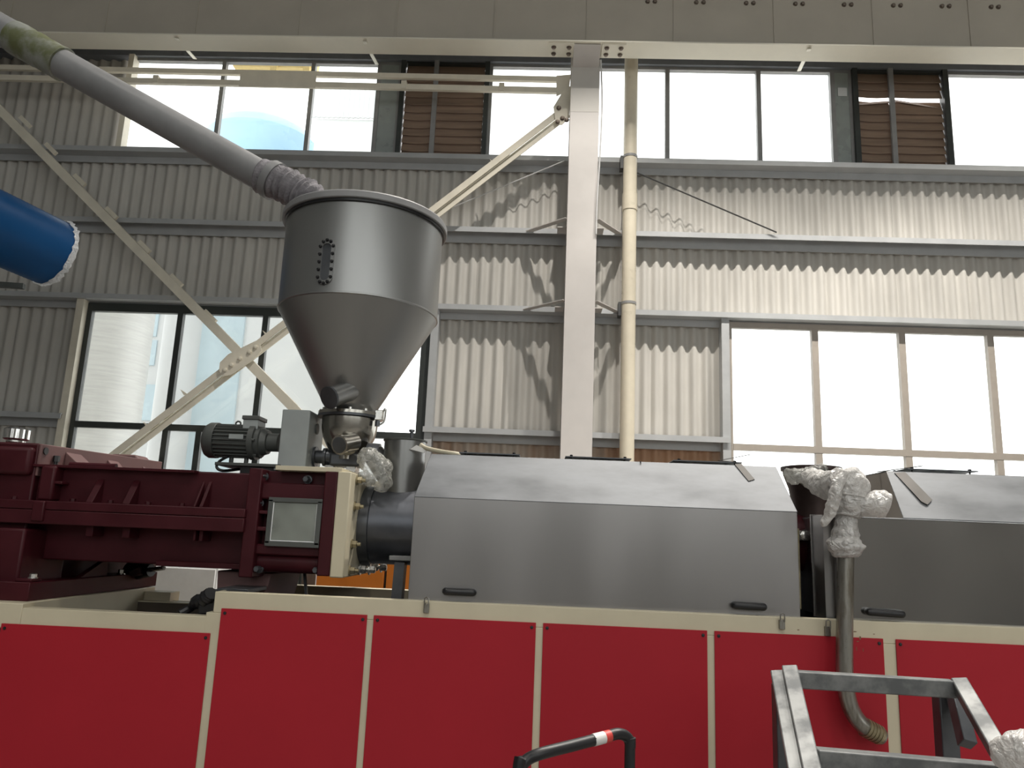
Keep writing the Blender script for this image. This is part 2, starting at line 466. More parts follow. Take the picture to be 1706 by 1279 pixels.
# upper strip
xl0 = PX(664, 190, 11.93); xl1 = PX(813, 190, 11.93)
xr0 = PX(1421, 190, 11.93); xr1 = PX(1580, 190, 11.93)
w3 = window('window_3', PX(208, 200, 11.93), xl0, z_sill, z_head, [PX(363, 195, 11.93), PX(514, 195, 11.93), PX(626, 195, 11.93)],
       'grey_frame', 'clear_glass', 0.05, None, None, 0.07)
w4 = window('window_4', xl1, xr0, z_sill, z_head, [PX(965, 190, 11.93), PX(1112, 190, 11.93), PX(1265, 190, 11.93), PX(1389, 190, 11.93)],
       'grey_frame', 'clear_glass', 0.05, None, None, 0.075)
w11 = window('window_11', xr1, 12.6, z_sill, z_head, [PX(1740, 190, 11.93), PX(1880, 190, 11.93)],
       'grey_frame', 'clear_glass', 0.05, None, None, 0.075)
for wn, ua, ub in ((w3, 629, 661), (w4, 1391, 1419)):
    box('frosted_panel', 'frosted_panel', wn, PX(ua, 190, 11.9), PX(ub, 190, 11.9), 11.94, 11.96, z_sill + 0.05, z_head - 0.05, 0)

pbox('pale_patch', 'facade', w4, 1396, 146, 1411, 160, 11.925, 11.93, 0)
# ------------------------------------------------------------------ louvre vents between the upper windows
def louvre(x0, x1, label, broken):
    t = thing('louvre_vent', label, 'louvre vent', ((x0+x1)/2, 11.9, z_sill), 'louvre vents in the upper window band')
    f = MB()
    for a in (x0, x1 - 0.08): f.box(a, a+0.08, 11.86, 12.02, z_sill, z_head)
    f.box(x0, x1, 11.9, 12.02, z_sill, z_sill+0.04).box(x0, x1, 11.9, 12.02, z_head-0.04, z_head)
    f.build('vent_frame', 'dark_frame', t)
    xm = x0 + (x1-x0)*0.40
    box('centre_post', 'grey_frame', t, xm-0.04, xm+0.04, 11.85, 11.9, z_sill, z_head, 0)
    n = 12; dz = (z_head - z_sill - 0.06) / n
    rnd = random.Random(3)
    for k in range(n):
        z = z_sill + 0.04 + (k + 0.5) * dz
        for s, (a, b) in enumerate(((x0+0.09, xm-0.005), (xm+0.005, x1-0.09))):
            if broken and k == n - 4:
                c = Vector(((a+b)/2, 11.97, z)); h = (b-a)/2
                tilt = -0.16 if s else 0.10
                q = MB().obox(c + Vector((0, 0, -0.06)), (h, 0, h*tilt), (0, 0.022, 0.03), (0, -0.003, 0.002))
                q.build('slat', 'louvre_slat', t); continue
            # a bowed slat: five sections
            rings = []
            for i in range(6):
                f_ = i/5; x = a + (b-a)*f_; sag = 0.018*math.sin(math.pi*f_)*(1 if not s else 0.4) + rnd.uniform(-0.002, 0.002)
                rings.append([Vector((x, 11.915, z - dz*0.85 - sag)), Vector((x, 12.0, z + dz*0.95 - sag)),
                              Vector((x, 12.004, z + dz*0.95 - sag - 0.006)), Vector((x, 11.919, z - dz*0.85 - sag - 0.006))])
            MB().ring_loft(rings).build('slat', 'louvre_slat', t)
    return t
louvre(xl0, xl1, 'brown louvre vent with all its slats closed, left of the steel column', False)
louvre(xr0, xr1, 'brown louvre vent with bent broken slats letting light through, at upper right', True)

# ------------------------------------------------------------------ crane runway beam
z_b = PZ(853, 94, 11.1)
Yf = YZ(853, 67, z_b)
bm_loc = (0, (Yf + 11.1)/2, z_b)
cb = thing('crane_runway_beam', 'long beige crane beam running across the top of the hall', 'beam', bm_loc)
yc = (Yf + 11.1)/2
box('bottom_flange', 'beam_paint_lit', cb, -HX, HX, Yf, 11.1, z_b, z_b + 0.022, 0)
box('web', 'beam_paint', cb, -HX, HX, yc - 0.04, yc + 0.04, z_b + 0.022, z_b + 1.15, 0)
box('top_flange', 'beam_paint', cb, -HX, HX, Yf - 0.02, 11.12, z_b + 1.15, z_b + 1.18, 0)
for u in (500, 662, 825, 978, 1122, 1288, 1452, 1612, 180, 330, 20, 1770):
    x = PX(u, 30, yc)
    MB().box(x-0.012, x+0.012, yc-0.055, yc-0.04, z_b+0.022, z_b+1.15).build('stiffener', 'beam_paint', cb)
bolt_uv = []
src = None
for u in (1085, 1166, 1249, 1331, 1412, 1494, 1575, 1657, 1740):
    for d in (-6, 6):
        p = P(u + d, 3 + (u - 1085) * 0.016, yc - 0.04)
        if src is None:
            src = MB().hexbolt(p, (0, -1, 0), 0.028, 0.03).build('bolt', 'rusty_bolt', cb); p0 = p
        else: dup(src, cb, p - p0)
for ua, va, ub, vb in ((295, 58, 325, 98), (608, 62, 628, 107), (1348, 75, 1331, 118)):
    a = Vector((PX(ua, va, Yf+0.05), Yf + 0.05, z_b - 0.03)); b = P(ub, vb, 11.85)
    MB().bar(a, b, 0.06, 0.012, (0, 0, 1)).build('stay_bar', 'beam_paint_lit', cb)
for ua, ub in ((914, 956), (1002, 1041)):
    xA, xB = PX(ua, 84, 10.95), PX(ub, 84, 10.95)
    sp = MB().box(xA, xB, Yf + 0.04, 11.06, z_b - 0.02, z_b).build('splice_plate', 'beam_paint_lit', cb)
    for fx in (0.2, 0.8):
        for fy in (0.25, 0.75):
            MB().hexbolt((xA + (xB-xA)*fx, Yf + 0.04 + (11.02-Yf)*fy, z_b - 0.02), (0, 0, -1), 0.03, 0.03).build('bolt', 'rusty_bolt', sp)

# ------------------------------------------------------------------ column
cx0, cx1 = PX(943, 430, 11.15), PX(993, 430, 11.15)
cxm = (cx0+cx1)/2
sc = thing('steel_column', 'tall pale grey steel column standing against the corrugated wall', 'column', (cxm, 11.4, 0))
z_sp = PZ(965, 186, 11.15)
box('front_flange', 'column_paint', sc, cx0, cx1, 11.15, 11.175, 0, z_sp - 0.004, 0)
box('upper_flange', 'column_upper', sc, cx0, cx1, 11.15, 11.175, z_sp, z_b, 0)
box('web', 'column_paint', sc, cxm - 0.01, cxm + 0.01, 11.175, 11.63, 0, z_b, 0)
box('rear_flange', 'column_paint', sc, cx0, cx1, 11.63, 11.655, 0, z_b + 1.0, 0)
MB().prism([(cx0+0.02, 11.15, z_b-0.012), (cx0+0.02, 11.15, z_b - 0.14), (cx0+0.02, Yf+0.05, z_b - 0.012)], (cx1-cx0-0.04, 0, 0)).build('bracket', 'column_paint', sc)
for z in (z_g2 - 0.06, z_g3 - 0.06):
    for s in (-1, 1):
        xg = (PX(879, 392, 11.75) if s < 0 else PX(1032, 388, 11.75))
        xc = cx0 if s < 0 else cx1
        MB().bar((xc, 11.2, z), (xg, 11.76, z), 0.10, 0.012, (0, 0, 1)).build('knee_brace', 'column_paint', sc)
        MB().box(min(xc, xc - s*0.0), xc + s*0.14, 11.5, 11.76, z - 0.02, z - 0.005).build('cleat', 'column_paint', sc)

# ------------------------------------------------------------------ bracing between the columns
YB = 11.42
ts = thing('tie_strut', 'pair of beige horizontal bars crossing in front of the upper left windows', 'strut', (-3, YB, PZ(500, 135, YB)))
for (ua, va, ub, vb, h) in ((-40, 112, 930, 133, 0.085), (-40, 129, 930, 151.5, 0.095)):
    MB().bar(P(ua, va, YB), P(ub, vb, YB), h, 0.06, (0, 1, 0)).build('tie_bar', 'brace_paint', ts)
x0, x1, z0, z1 = R(400, 118, 527, 146, YB - 0.03)
box('joint_plate', 'brace_paint', ts, x0, x1, YB - 0.045, YB - 0.032, z0, z1, 0)
for u in (258, 672, 835):
    v = 119 + u * 0.0218
    pbox('spacer', 'brace_paint', ts, u - 4, v, u + 5, v + 13, YB - 0.045, YB + 0.03)
MB().prism([P(927, 126, YB-0.04), P(951, 124, YB-0.04), P(948, 150, YB-0.04), P(927, 160, YB-0.04)], (0, 0.015, 0)).build('end_plate', 'brace_paint', ts)
cr = thing('cross_brace', 'beige steel cross brace with bolted centre plate left of the column', 'brace', tuple(P(400, 597, YB)))
def tri_off(a, b, off):
    a, b = Vector(a), Vector(b); d = (b - a).normalized(); t = Vector((-d.z, 0, d.x))
    return a + t*off, b + t*off
# diagonal rising to the column (double member)
A, B = P(185, 768, YB), P(944, 186, YB)
for off, wd, yy in ((0.055, 0.10, -0.02), (-0.055, 0.075, 0.03)):
    a, b = tri_off(A, B, off)
    MB().bar(a + Vector((0, yy, 0)), b + Vector((0, yy, 0)), wd, 0.02, (0, 1, 0)).build('rising_member', 'brace_paint', cr)
a, b = tri_off(A, B, 0.0); MB().bar(a + Vector((0, 0.06, 0)), b + Vector((0, 0.06, 0)), 0.02, 0.10, (0, 1, 0)).build('rising_stiffener', 'brace_paint', cr)
A2, B2 = P(-20, 163, YB), P(560, 752, YB)
MB().bar(A2, B2, 0.14, 0.015, (0, 1, 0)).build('falling_member', 'brace_paint', cr)
a, b = tri_off(A2, B2, 0.06); MB().bar(a + Vector((0, 0.06, 0)), b + Vector((0, 0.06, 0)), 0.015, 0.10, (0, 1, 0)).build('falling_stiffener', 'brace_paint', cr)
dv = (B2 - A2).normalized()
for (u, v) in ((42, 203), (85, 248), (133, 300), (186, 355), (241, 411), (294, 467), (350, 527), (484, 668)):
    c = P(u, v, YB + 0.05)
    MB().bar(c - dv*0.13, c + dv*0.13, 0.07, 0.05, (0, 1, 0)).build('spacer_plate', 'brace_paint', cr)
for (u, v) in ((306, 658), (244, 712), (443, 560), (822, 275)):
    c = P(u, v, YB + 0.02); MB().prism([c, P(u-6, v-10, YB+0.02), P(u+6, v-2, YB+0.02)], (0, 0.02, 0)).build('clip', 'brace_paint', cr)
gp = MB().prism([P(u, v, YB - 0.07) for u, v in ((365, 617), (366, 604), (380, 590), (425, 568), (433, 572), (436, 584), (420, 601), (384, 624), (370, 627))], (0, 0.018, 0)).build('gusset_plate', 'brace_paint', cr)
for (u, v) in ((375, 616), (386, 608), (400, 597), (416, 586), (426, 578)):
    MB().hexbolt(P(u, v, YB - 0.07), (0, -1, 0), 0.03, 0.025).build('bolt', 'brace_paint', gp)
g2 = MB().prism([P(u, v, YB - 0.06) for u, v in ((922, 178), (945, 140), (951, 145), (948, 196), (936, 208), (926, 206))], (0, 0.015, 0)).build('gusset_plate', 'brace_paint', cr)
for (u, v) in ((931, 180), (929, 203), (937, 197), (944, 200)):
    MB().hexbolt(P(u, v, YB - 0.06), (0, -1, 0), 0.03, 0.025).build('bolt', 'rusty_bolt', g2)

# ------------------------------------------------------------------ downpipe, cables
dpx = PX(1048, 430, 11.62)
dp = thing('downpipe', 'cream plastic downpipe running up the wall beside the column', 'pipe', (dpx, 11.62, 0))
MB().cyl((dpx, 11.62, 0), (dpx, 11.62, 10.2), 0.112, n=28).build('pipe', 'pvc_pipe', dp)
for v0, v1 in ((318, 346),):
    MB().cyl((dpx, 11.62, PZ(1048, v1, 11.5)), (dpx, 11.62, PZ(1048, v0, 11.5)), 0.122, n=28).build('coupling', 'pvc_pipe', dp)
for v in (256, 502):
    z = PZ(1048, v, 11.5)
    c = MB().cyl((dpx, 11.62, z - 0.02), (dpx, 11.62, z + 0.02), 0.119, n=28).build('clip', 'grey_frame', dp)
    box('clip_bracket', 'cable_dark', dp, dpx - 0.16, dpx - 0.11, 11.6, 11.76, z - 0.2, z + 0.02, 0)
cb1 = MB().path([P(1062, 288, 11.7), P(1294, 387, 11.7)], 0.012, 6).build('tie_rod', 'cable_dark'); tag(cb1, 'thin dark tie rod slanting down to the right of the cream downpipe', 'rod')
cb2 = MB().path([P(940, 268, 11.70), P(745, 349, 11.70)], 0.010, 6).build('tie_rod', 'cable_white'); tag(cb2, 'thin pale tie rod slanting down left of the steel column', 'rod')
cb4 = MB().path(bez([P(1001, 100, 11.12), P(1003, 170, 11.12), P(1000, 250, 11.12), P(995, 330, 11.12), P(993, 390, 11.12)]), 0.014, 6).build('hanging_cable', 'cable_white'); tag(cb4, 'thin white cable hanging down the right edge of the column', 'cable')

# ------------------------------------------------------------------ outside the windows
struct(MB().box(-60, 60, 12.4, 90, -0.25, -0.05).build('ground', 'yard'))
r_s = (PX(240, 600, 20) - PX(108, 600, 20)) / 2
si = thing('grain_silo', 'pale ribbed steel silo outside the lower left window', 'silo', (PX(174, 600, 20), 20, 0))
prof = []
for k in range(90):
    prof += [(r_s, k*0.1), (r_s + 0.012, k*0.1 + 0.05)]
MB().lathe((PX(174, 600, 20), 20, 0), (0, 0, 1), prof, 40).build('silo_body', 'silo_steel', si)
MB().lathe((PX(174, 600, 20), 20, 9.0), (0, 0, 1), [(r_s + 0.1, 0), (0.2, 0.8)], 40).build('silo_roof', 'silo_steel', si)
bl = thing('factory_building', 'pale grey factory building with bluish windows outside the left window', 'building', (-7, 28, 0))
xbl0, xbl1 = PX(222, 600, 26), PX(620, 600, 26)
zbt = PZ(300, 420, 26)
box('facade_wall', 'facade', bl, xbl0, xbl1, 26, 29, 0, zbt, 0)
for (ua, va, ub, vb) in ((238, 514, 263, 560), (233, 566, 259, 608), (231, 640, 256, 700)):
    f = pbox('window', 'facade_blue', bl, ua, va, ub, vb, 25.95, 26.02)
px_, pr = PX(282, 600, 25), 0.32
MB().cyl((px_, 25, 0), (px_, 25, zbt), pr, n=24).build('pillar', 'facade', bl)
box('blue_panel', 'facade_blue', bl, PX(330, 600, 25.9), PX(400, 600, 25.9), 25.9, 26.05, 0, zbt, 0)
MB().prism([(xbl0 - 0.3, 25.7, zbt), (xbl1 + 0.3, 25.7, zbt), (xbl1 + 0.3, 30, zbt + 1.4), (xbl0 - 0.3, 30, zbt + 1.4)], (0, 0, 0.15)).build('roof', 'facade', bl)
tk = thing('storage_tank', 'blue domed storage tank outside the upper left window', 'tank', (PX(440, 230, 32), 34.5, 0))
tx = PX(440, 230, 34.5); tz = PZ(440, 204, 34.5); tr = (PX(530, 230, 34.5) - PX(350, 230, 34.5)) / 2
MB().lathe((tx, 34.5, 0), (0, 0, 1), [(tr, 0), (tr, tz - 1.3)], 40).build('tank_wall', 'blue_dome', tk)
MB().lathe((tx, 34.5, tz - 1.3), (0, 0, 1), [(tr, 0), (tr*0.93, 0.4), (tr*0.75, 0.8), (tr*0.45, 1.15), (0.15, 1.3)], 40).build('dome', 'blue_dome', tk)
sr = thing('shed_extension', 'pale corrugated shed wall outside the upper window, left of the louvre vent', 'shed', (PX(580, 160, 30), 31, 0))
xa_, xb_ = PX(520, 170, 30), PX(668, 170, 30); zq = PZ(590, 195, 30); zq2 = PZ(590, 148, 33)
zt_s = PZ(590, 146, 30)
vs_ = []
n = 36
top = [Vector((xa_ + (xb_-xa_)*k/n, 30 + 0.08*(k % 2), zt_s)) for k in range(n+1)]; bot = [Vector((p.x, p.y, zq)) for p in top]
MB().ring_loft([bot, top, [p + Vector((0, .1, 0)) for p in top], [p + Vector((0, .1, 0)) for p in bot], bot], False, False, False).build('wall_sheet', 'facade', sr)
box('support_wall', 'facade', sr, xa_ + 0.2, xb_ - 0.2, 30.2, 32.8, 0, zq, 0)
yb = thing('gantry_girder', 'yellow girder with brackets outside the upper left window', 'girder', tuple(P(460, 112, 13.6)))
MB().bar(P(394, 108, 13.6), P(528, 112, 13.6), 0.24, 0.3, (0, 1, 0)).build('girder', 'yellow_paint', yb)
for u in (455, 510): pbox('bracket', 'yellow_paint', yb, u - 5, 104, u + 6, 117, 13.38, 13.46)
for u in (405, 520):
    q = P(u, 108, 13.6); MB().box(q.x - 0.05, q.x + 0.05, 12.2, 13.7, q.z + 0.1, q.z + 0.2).build('bracket_arm', 'yellow_paint', yb)

# ================================================================== the extruder line
mat('red_panel', (0.39, 0.015, 0.027), 0.5, spec=0.25, var=0.06, scale=1.2, rvar=0.05)
mat('cream_paint', (0.60, 0.54, 0.40), 0.45, var=0.06, scale=3, rvar=0.05)
mat('maroon_paint', (0.052, 0.008, 0.012), 0.42, spec=0.22, var=0.2, scale=5, rvar=0.08)
mat('maroon_dusty', (0.15, 0.078, 0.076), 0.6, var=0.15, scale=5)
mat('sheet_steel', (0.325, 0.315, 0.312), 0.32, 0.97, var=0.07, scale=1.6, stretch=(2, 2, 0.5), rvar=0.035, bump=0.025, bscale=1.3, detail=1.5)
mat('mirror_steel', (0.42, 0.41, 0.40), 0.11, 0.97, var=0.05, scale=1.5, stretch=(2, 2, 0.5), rvar=0.03, bump=0.03, bscale=1.2, detail=1.5)
mat('end_steel_lit', (0.40, 0.36, 0.32), 0.5, 0.2, var=0.1, scale=3)  # end panel paler and warmer, its light put into the colour
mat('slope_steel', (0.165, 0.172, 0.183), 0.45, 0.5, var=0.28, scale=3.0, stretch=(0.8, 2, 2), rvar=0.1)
hs_ = mat('hopper_steel', (0.29, 0.29, 0.285), 0.325, 0.85, var=0.05, scale=1.2, rvar=0.03, detail=1.5)
_b = hs_.node_tree.nodes['Principled BSDF']; _b.inputs['Anisotropic'].default_value = 0.75
_t = hs_.node_tree.nodes.new('ShaderNodeTangent'); _t.direction_type = 'RADIAL'; _t.axis = 'Z'
hs_.node_tree.links.new(_t.outputs[0], _b.inputs['Tangent'])
mat('tank_steel', (0.24, 0.24, 0.235), 0.325, 0.85, var=0.06, scale=2, rvar=0.03, detail=1.5)
mat('bowl_steel', (0.42, 0.40, 0.36), 0.2, 0.95, var=0.15, scale=5, rvar=0.06)
mat('grey_pipe', (0.23, 0.23, 0.235), 0.5, 0.1, var=0.2, scale=3)
mat('mouldy_tape', (0.24, 0.25, 0.225), 0.6, 0, scale=5, col2=(0.11, 0.12, 0.05), fac=0.52)
mat('fabric_sleeve', (0.20, 0.19, 0.205), 0.85, var=0.25, scale=20, bump=0.6, stretch=(1, 1, 1))
mat('motor_grey', (0.085, 0.09, 0.085), 0.45, 0.1, var=0.1, scale=8)
mat('gearcase_grey', (0.33, 0.355, 0.355), 0.4, var=0.08, scale=5)
mat('black_rubber', (0.012, 0.012, 0.014), 0.4)
mat('dark_steel', (0.10, 0.105, 0.115), 0.35, 0.6, var=0.25, scale=6)
mat('barrel_steel', (0.11, 0.115, 0.13), 0.36, 0.8, var=0.25, scale=5, rvar=0.06)
mat('bright_steel', (0.62, 0.61, 0.58), 0.25, 0.9, var=0.15, scale=20)
mat('brass_bolt', (0.36, 0.31, 0.20), 0.4, 0.7, var=0.3, scale=20)
mat('chrome', (0.75, 0.75, 0.74), 0.12, 1.0, var=0.1)
mat('window_plate', (0.30, 0.32, 0.29), 0.35, 0.5, var=0.12, scale=7, detail=1.5)
mat('galvanised', (0.21, 0.215, 0.213), 0.5, 0.3, scale=9, col2=(0.11, 0.115, 0.118), fac=0.5)
mat('pale_cabinet', (0.86, 0.87, 0.88), 0.4, var=0.06)
mat('orange_paint', (0.72, 0.22, 0.03), 0.4, var=0.06)
mat('weathered_steel', (0.34, 0.33, 0.30), 0.33, 0.85, scale=7, col2=(0.16, 0.14, 0.11), fac=0.56, stretch=(3, 3, 0.5))
mat('pocket_brown', (0.075, 0.058, 0.042), 0.5, var=0.2)
mat('duct_blue', (0.001, 0.060, 0.19), 0.4, spec=0.25, var=0.04, scale=3)
mat('rust_stain', (0.20, 0.11, 0.06), 0.6, 0.3, var=0.4, scale=25)
mat('funnel_brown', (0.075, 0.05, 0.045), 0.4, 0.5, var=0.3, scale=5)
mat('white_sticker', (0.75, 0.74, 0.72), 0.4, var=0.05)
mat('red_sticker', (0.65, 0.06, 0.05), 0.4, var=0.05)
mat('strap_shadow_grey', (0.085, 0.078, 0.072), 0.5, 0.4, var=0.1)  # colour of the tabs and of their painted shadows
mat('hose_cream', (0.55, 0.50, 0.38), 0.5)
film('white_film', (0.78, 0.76, 0.74), 0.93)
film('clear_film', (0.55, 0.55, 0.51), 0.45)
film('edge_film', (0.88, 0.90, 0.92), 0.95)

YF = 3.5
zt = 1.313; zp = 1.243
zl = 1.205; zlp = 1.135
xs = PX(353, 1030, YF)
base = thing('machine_cabinet', 'long cream machine cabinet clad with red sheet panels', 'machine base', (0.4, 4.1, 0))
XE = 3.4
fr = MB()
box('top_rail', 'cream_paint', base, xs, XE, YF + 0.003, YF + 0.06, zp - 0.02, zt, 0.003)
MB().box(xs, XE, 4.62, 4.70, zp - 0.08, zt - 0.036).build('rear_rail', 'cream_paint', base, 0.003)
pan_top = [(369, 1017, 612, 1026), (623, 1025, 893, 1037), (905, 1037, 1178, 1049), (1190, 1050, 1471, 1065), (1492, 1068, 1790, 1080)]
edges = []
for (ua, va, ub, vb) in pan_top: edges.append((PX(ua, va, YF), PX(ub, vb, YF)))
screw0 = None
def panel(xa, xb, ztop):
    global screw0, sp0
    p = box('red_panel', 'red_panel', base, xa, xb, YF - 0.004, YF + 0.002, 0.16, ztop, 0.0015)
    for x in (xa + 0.018, xb - 0.018):
        for z in (ztop - 0.02, 0.18):
            q = Vector((x, YF - 0.004, z))
            if screw0 is None:
                screw0 = MB().hexbolt(q, (0, -1, 0), 0.0055, 0.004).build('screw', 'black_rubber', p); sp0 = q
            else: dup(screw0, p, q - sp0)
for (xa, xb) in edges: panel(xa, xb, zp)
xl1_, xr1_ = PX(3, 1040, YF), PX(351, 1053, YF)
panel(edges[4][1] + 0.03, XE - 0.01, zp)
panel(xl1_, xr1_, zlp)
panel(xl1_ - 0.80, xl1_ - 0.03, zlp)
posts = [(min(xs, xr1_ + 0.02), edges[0][0])] + [(edges[i][1], edges[i+1][0]) for i in range(4)] + [(edges[4][1], edges[4][1] + 0.06)]
for k, (xa, xb) in enumerate(posts):
    box('post', 'cream_paint', base, xa - 0.03, xb + 0.03, YF + 0.003, YF + 0.06, 0, zp - 0.02, 0.003)
box('plinth', 'cream_paint', base, -3.5, XE, YF + 0.003, YF + 0.06, 0, 0.18, 0.003)
box('back_sheet', 'cream_paint', base, -3.5, XE, 4.66, 4.68, 0, zl - 0.05, 0)
box('side_sheet', 'cream_paint', base, XE - 0.02, XE, YF + 0.06, 4.66, 0, zp - 0.03, 0)
box('deck_plate', 'dark_steel', base, xs, XE, YF + 0.06, 4.62, zt - 0.115, zt - 0.11, 0)
# left, lower section with the open pocket
box('left_rail', 'cream_paint', base, PX(36, 1015, YF), xs + 0.02, YF + 0.0035, YF + 0.075, zlp - 0.02, zl, 0.003)
box('left_rail', 'cream_paint', base, -3.5, PX(36, 1015, YF), YF + 0.003, YF + 0.09, zlp - 0.02, PZ(10, 1004, YF), 0.003)
xq0, xq1 = -3.2, PX(52, 1005, YF + 0.08)
MB().box(xq0, xq1, YF + 0.09, 4.75, zl - 0.12, PZ(52, 1003, YF + 0.08)).build('bed_rail', 'cream_paint', base, 0.003)
zback = PZ(260, 1001, 4.58)
box('pocket_wall', 'pocket_brown', base, xq1, xs, 4.56, 4.615, 0.9, zback - 0.006, 0.002)  # dark brown back wall of the pocket
box('pocket_rail', 'cream_paint', base, xq1, xs, 4.555, 4.62, zback - 0.006, zback, 0.001)
box('pocket_block', 'cream_paint', base, xq1, PX(282, 985, 4.6), 4.62, 4.74, 1.0, PZ(262, 985, 4.65), 0.003)
box('pocket_floor', 'dark_steel', base, xq1, xs, YF + 0.075, 4.56, 0.93, 0.95, 0)
box('end_plate', 'cream_paint', base, xs, xs + 0.012, YF + 0.06, 4.62, 0.9, zt, 0)
MB().path(bez([P(352, 988, 3.56), P(340, 1000, 3.6), P(325, 1003, 3.65), P(318, 1012, 3.68), P(300, 1022, 3.66)]), [0.03, 0.03, 0.035, 0.03, 0.035, 0.03, 0.03, 0.035, 0.03, 0.03, 0.035, 0.03, 0.03, 0.035, 0.03, 0.03] + [0.02]*17, 10).build('rubber_gaiter', 'black_rubber', base)
box('rubber_block', 'black_rubber', base, PX(330, 1005, 3.58), xs - 0.002, 3.58, 3.75, zl - 0.005, PZ(345, 985, 3.58), 0.01)
# latches on the rail
for u, v in ((711, 1008), (1302, 1035), (1378, 1046)):
    p = P(u, v, YF)
    l = MB().box(p.x-0.012, p.x+0.012, YF-0.012, YF+0.003, p.z-0.032, p.z+0.008).build('latch', 'weathered_steel', base, 0.002)
    MB().path([p + Vector((-0.009, -0.014, 0.0)), p + Vector((-0.009, -0.016, 0.030)), p + Vector((0, -0.016, 0.036)), p + Vector((0.009, -0.016, 0.030)), p + Vector((0.009, -0.014, 0.0))], 0.003, 6).build('latch_loop', 'weathered_steel', l)
# rust marks on rail and panel beside the steel pipe
for (u, v, a, b) in ((1424, 1052, .02, .004), (1418, 1046, .006, .012), (1432, 1062, .008, .016), (1456, 1056, .010, .003), (1330, 1049, .012, .004), (1379, 1052, .008, .006), (1426, 1080, .003, .02), (1437, 1082, .003, .016), (1428, 1068, .012, .004)):
    p = P(u, v, YF + 0.002); yy = YF - 0.0048 if p.z < zp else YF + 0.0022
    MB().prism([(p.x - a/2, yy, p.z), (p.x - a/5, yy, p.z - b/2), (p.x + a/3, yy, p.z - b/2.5), (p.x + a/2, yy, p.z + b/4), (p.x, yy, p.z + b/2)], (0, 0.001, 0)).build('rust_mark', 'rust_stain', base)

# ------------------------------------------------------------------ insulated shrouds
def plate(mb, quad, nrm, t=0.004):
    n = Vector(nrm).normalized(); return mb.prism([Vector(q) for q in quad], -n * t)
def shroud(label, x0, x1, xt0, xt1, y0, mat_front, z0, zc, zt_, dy, yb, side):
    t = thing('barrel_shroud', label, 'machine cover', ((x0+x1)/2, (y0+yb)/2, z0), 'stainless steel barrel covers')
    plate(MB(), [(x0, y0, z0), (x1, y0, z0), (x1, y0, zc), (x0, y0, zc)], (0, -1, 0)).build('front_panel', mat_front, t, 0.002)
    ln = Vector((0, -(zt_-zc), dy)).normalized()
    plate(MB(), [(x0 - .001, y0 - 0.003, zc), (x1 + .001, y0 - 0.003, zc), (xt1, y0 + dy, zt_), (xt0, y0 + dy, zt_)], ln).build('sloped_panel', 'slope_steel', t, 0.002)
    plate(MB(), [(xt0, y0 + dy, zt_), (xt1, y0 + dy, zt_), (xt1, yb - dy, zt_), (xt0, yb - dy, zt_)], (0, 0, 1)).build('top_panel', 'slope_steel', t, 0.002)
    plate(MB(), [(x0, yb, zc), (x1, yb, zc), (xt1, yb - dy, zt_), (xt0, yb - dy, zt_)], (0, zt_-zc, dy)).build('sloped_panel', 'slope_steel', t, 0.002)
    plate(MB(), [(x0, yb, z0), (x1, yb, z0), (x1, yb, zc), (x0, yb, zc)], (0, 1, 0)).build('rear_panel', mat_front, t, 0.002)
    for xx, xt, s in ((x0, xt0, -1), (x1, xt1, 1)):
        e = MB().prism([(xx, y0 + 0.004, z0), (xx, y0 + 0.004, zc), (xt, y0 + dy, zt_ - 0.004), (xt, yb - dy, zt_ - 0.004), (xx, yb - 0.004, zc), (xx, yb - 0.004, z0)], (-s*0.004, 0, 0))
        e.build('end_panel', side, t, 0.001)
    return t
def grab(t, ua, va, ub, vb, Y):
    a, b = P(ua, va, Y), P(ub, vb, Y); d = (b - a).normalized(); f = Vector((0, -0.03, 0))
    MB().path(bez([a + d*0.004, a + f*0.8 + d*0.002, a + f + d*0.015, b + f - d*0.015, b + f*0.8 - d*0.002, b - d*0.004], 4), 0.0165, 12).build('grab_handle', 'black_rubber', t)
y0 = 3.56
zc = 1.769; ztop = 1.990; dy = 0.20; yb = 4.60
sh = shroud('stainless steel cover with a sloping top, on the base right of the grey hopper',
            -0.571, 1.170, -0.535, 1.142, y0, 'sheet_steel', zt - 0.005, zc, ztop, dy, yb, 'sheet_steel')
grab(sh, 743, 984, 789, 986, y0); grab(sh, 1222, 1007, 1270, 1010, y0)
# weld seam and notch
box('notch', 'black_rubber', sh, PX(1067, 770, y0+dy) - 0.002, PX(1067, 770, y0+dy) + 0.002, y0 + dy - 0.012, y0 + dy + 0.03, ztop - 0.01, ztop + 0.0015, 0)
def vent(t, ua, va, ub, vb, Y, strap_and_shadow=None):
    xa, xb = PX(ua, va, Y), PX(ub, vb, Y); z = ztop
    v = MB().box(xa, xb, Y, Y + 0.24, z + 0.016, z + 0.021).build('vent_lid', 'dark_steel', t)
    for x in (xa + 0.03, xb - 0.03):
        for yy in (Y + 0.02, Y + 0.2):
            MB().cyl((x, yy, z), (x, yy, z + 0.03), 0.004, n=8).cyl((x, yy, z + 0.021), (x, yy, z + 0.029), 0.008, n=6).build('stud', 'black_rubber', v)
vent(sh, 765, 753, 866, 757, y0 + dy + 0.06); vent(sh, 942, 761, 1052, 765, y0 + dy + 0.06); vent(sh, 1122, 768, 1236, 772, y0 + dy + 0.05)
def on_slope(u, v, y0_, lift=0.004):
    # point on the sloped panel under pixel u,v
    r = RIGHT * ((u - CX) / F) + DOWN * ((v - CY) / F) + FWD
    n = Vector((0, -(ztop-zc), dy)).normalized(); p0 = Vector((0, y0_, zc))
    return CAM + r * ((p0 - CAM).dot(n) / r.dot(n)) + n * lift
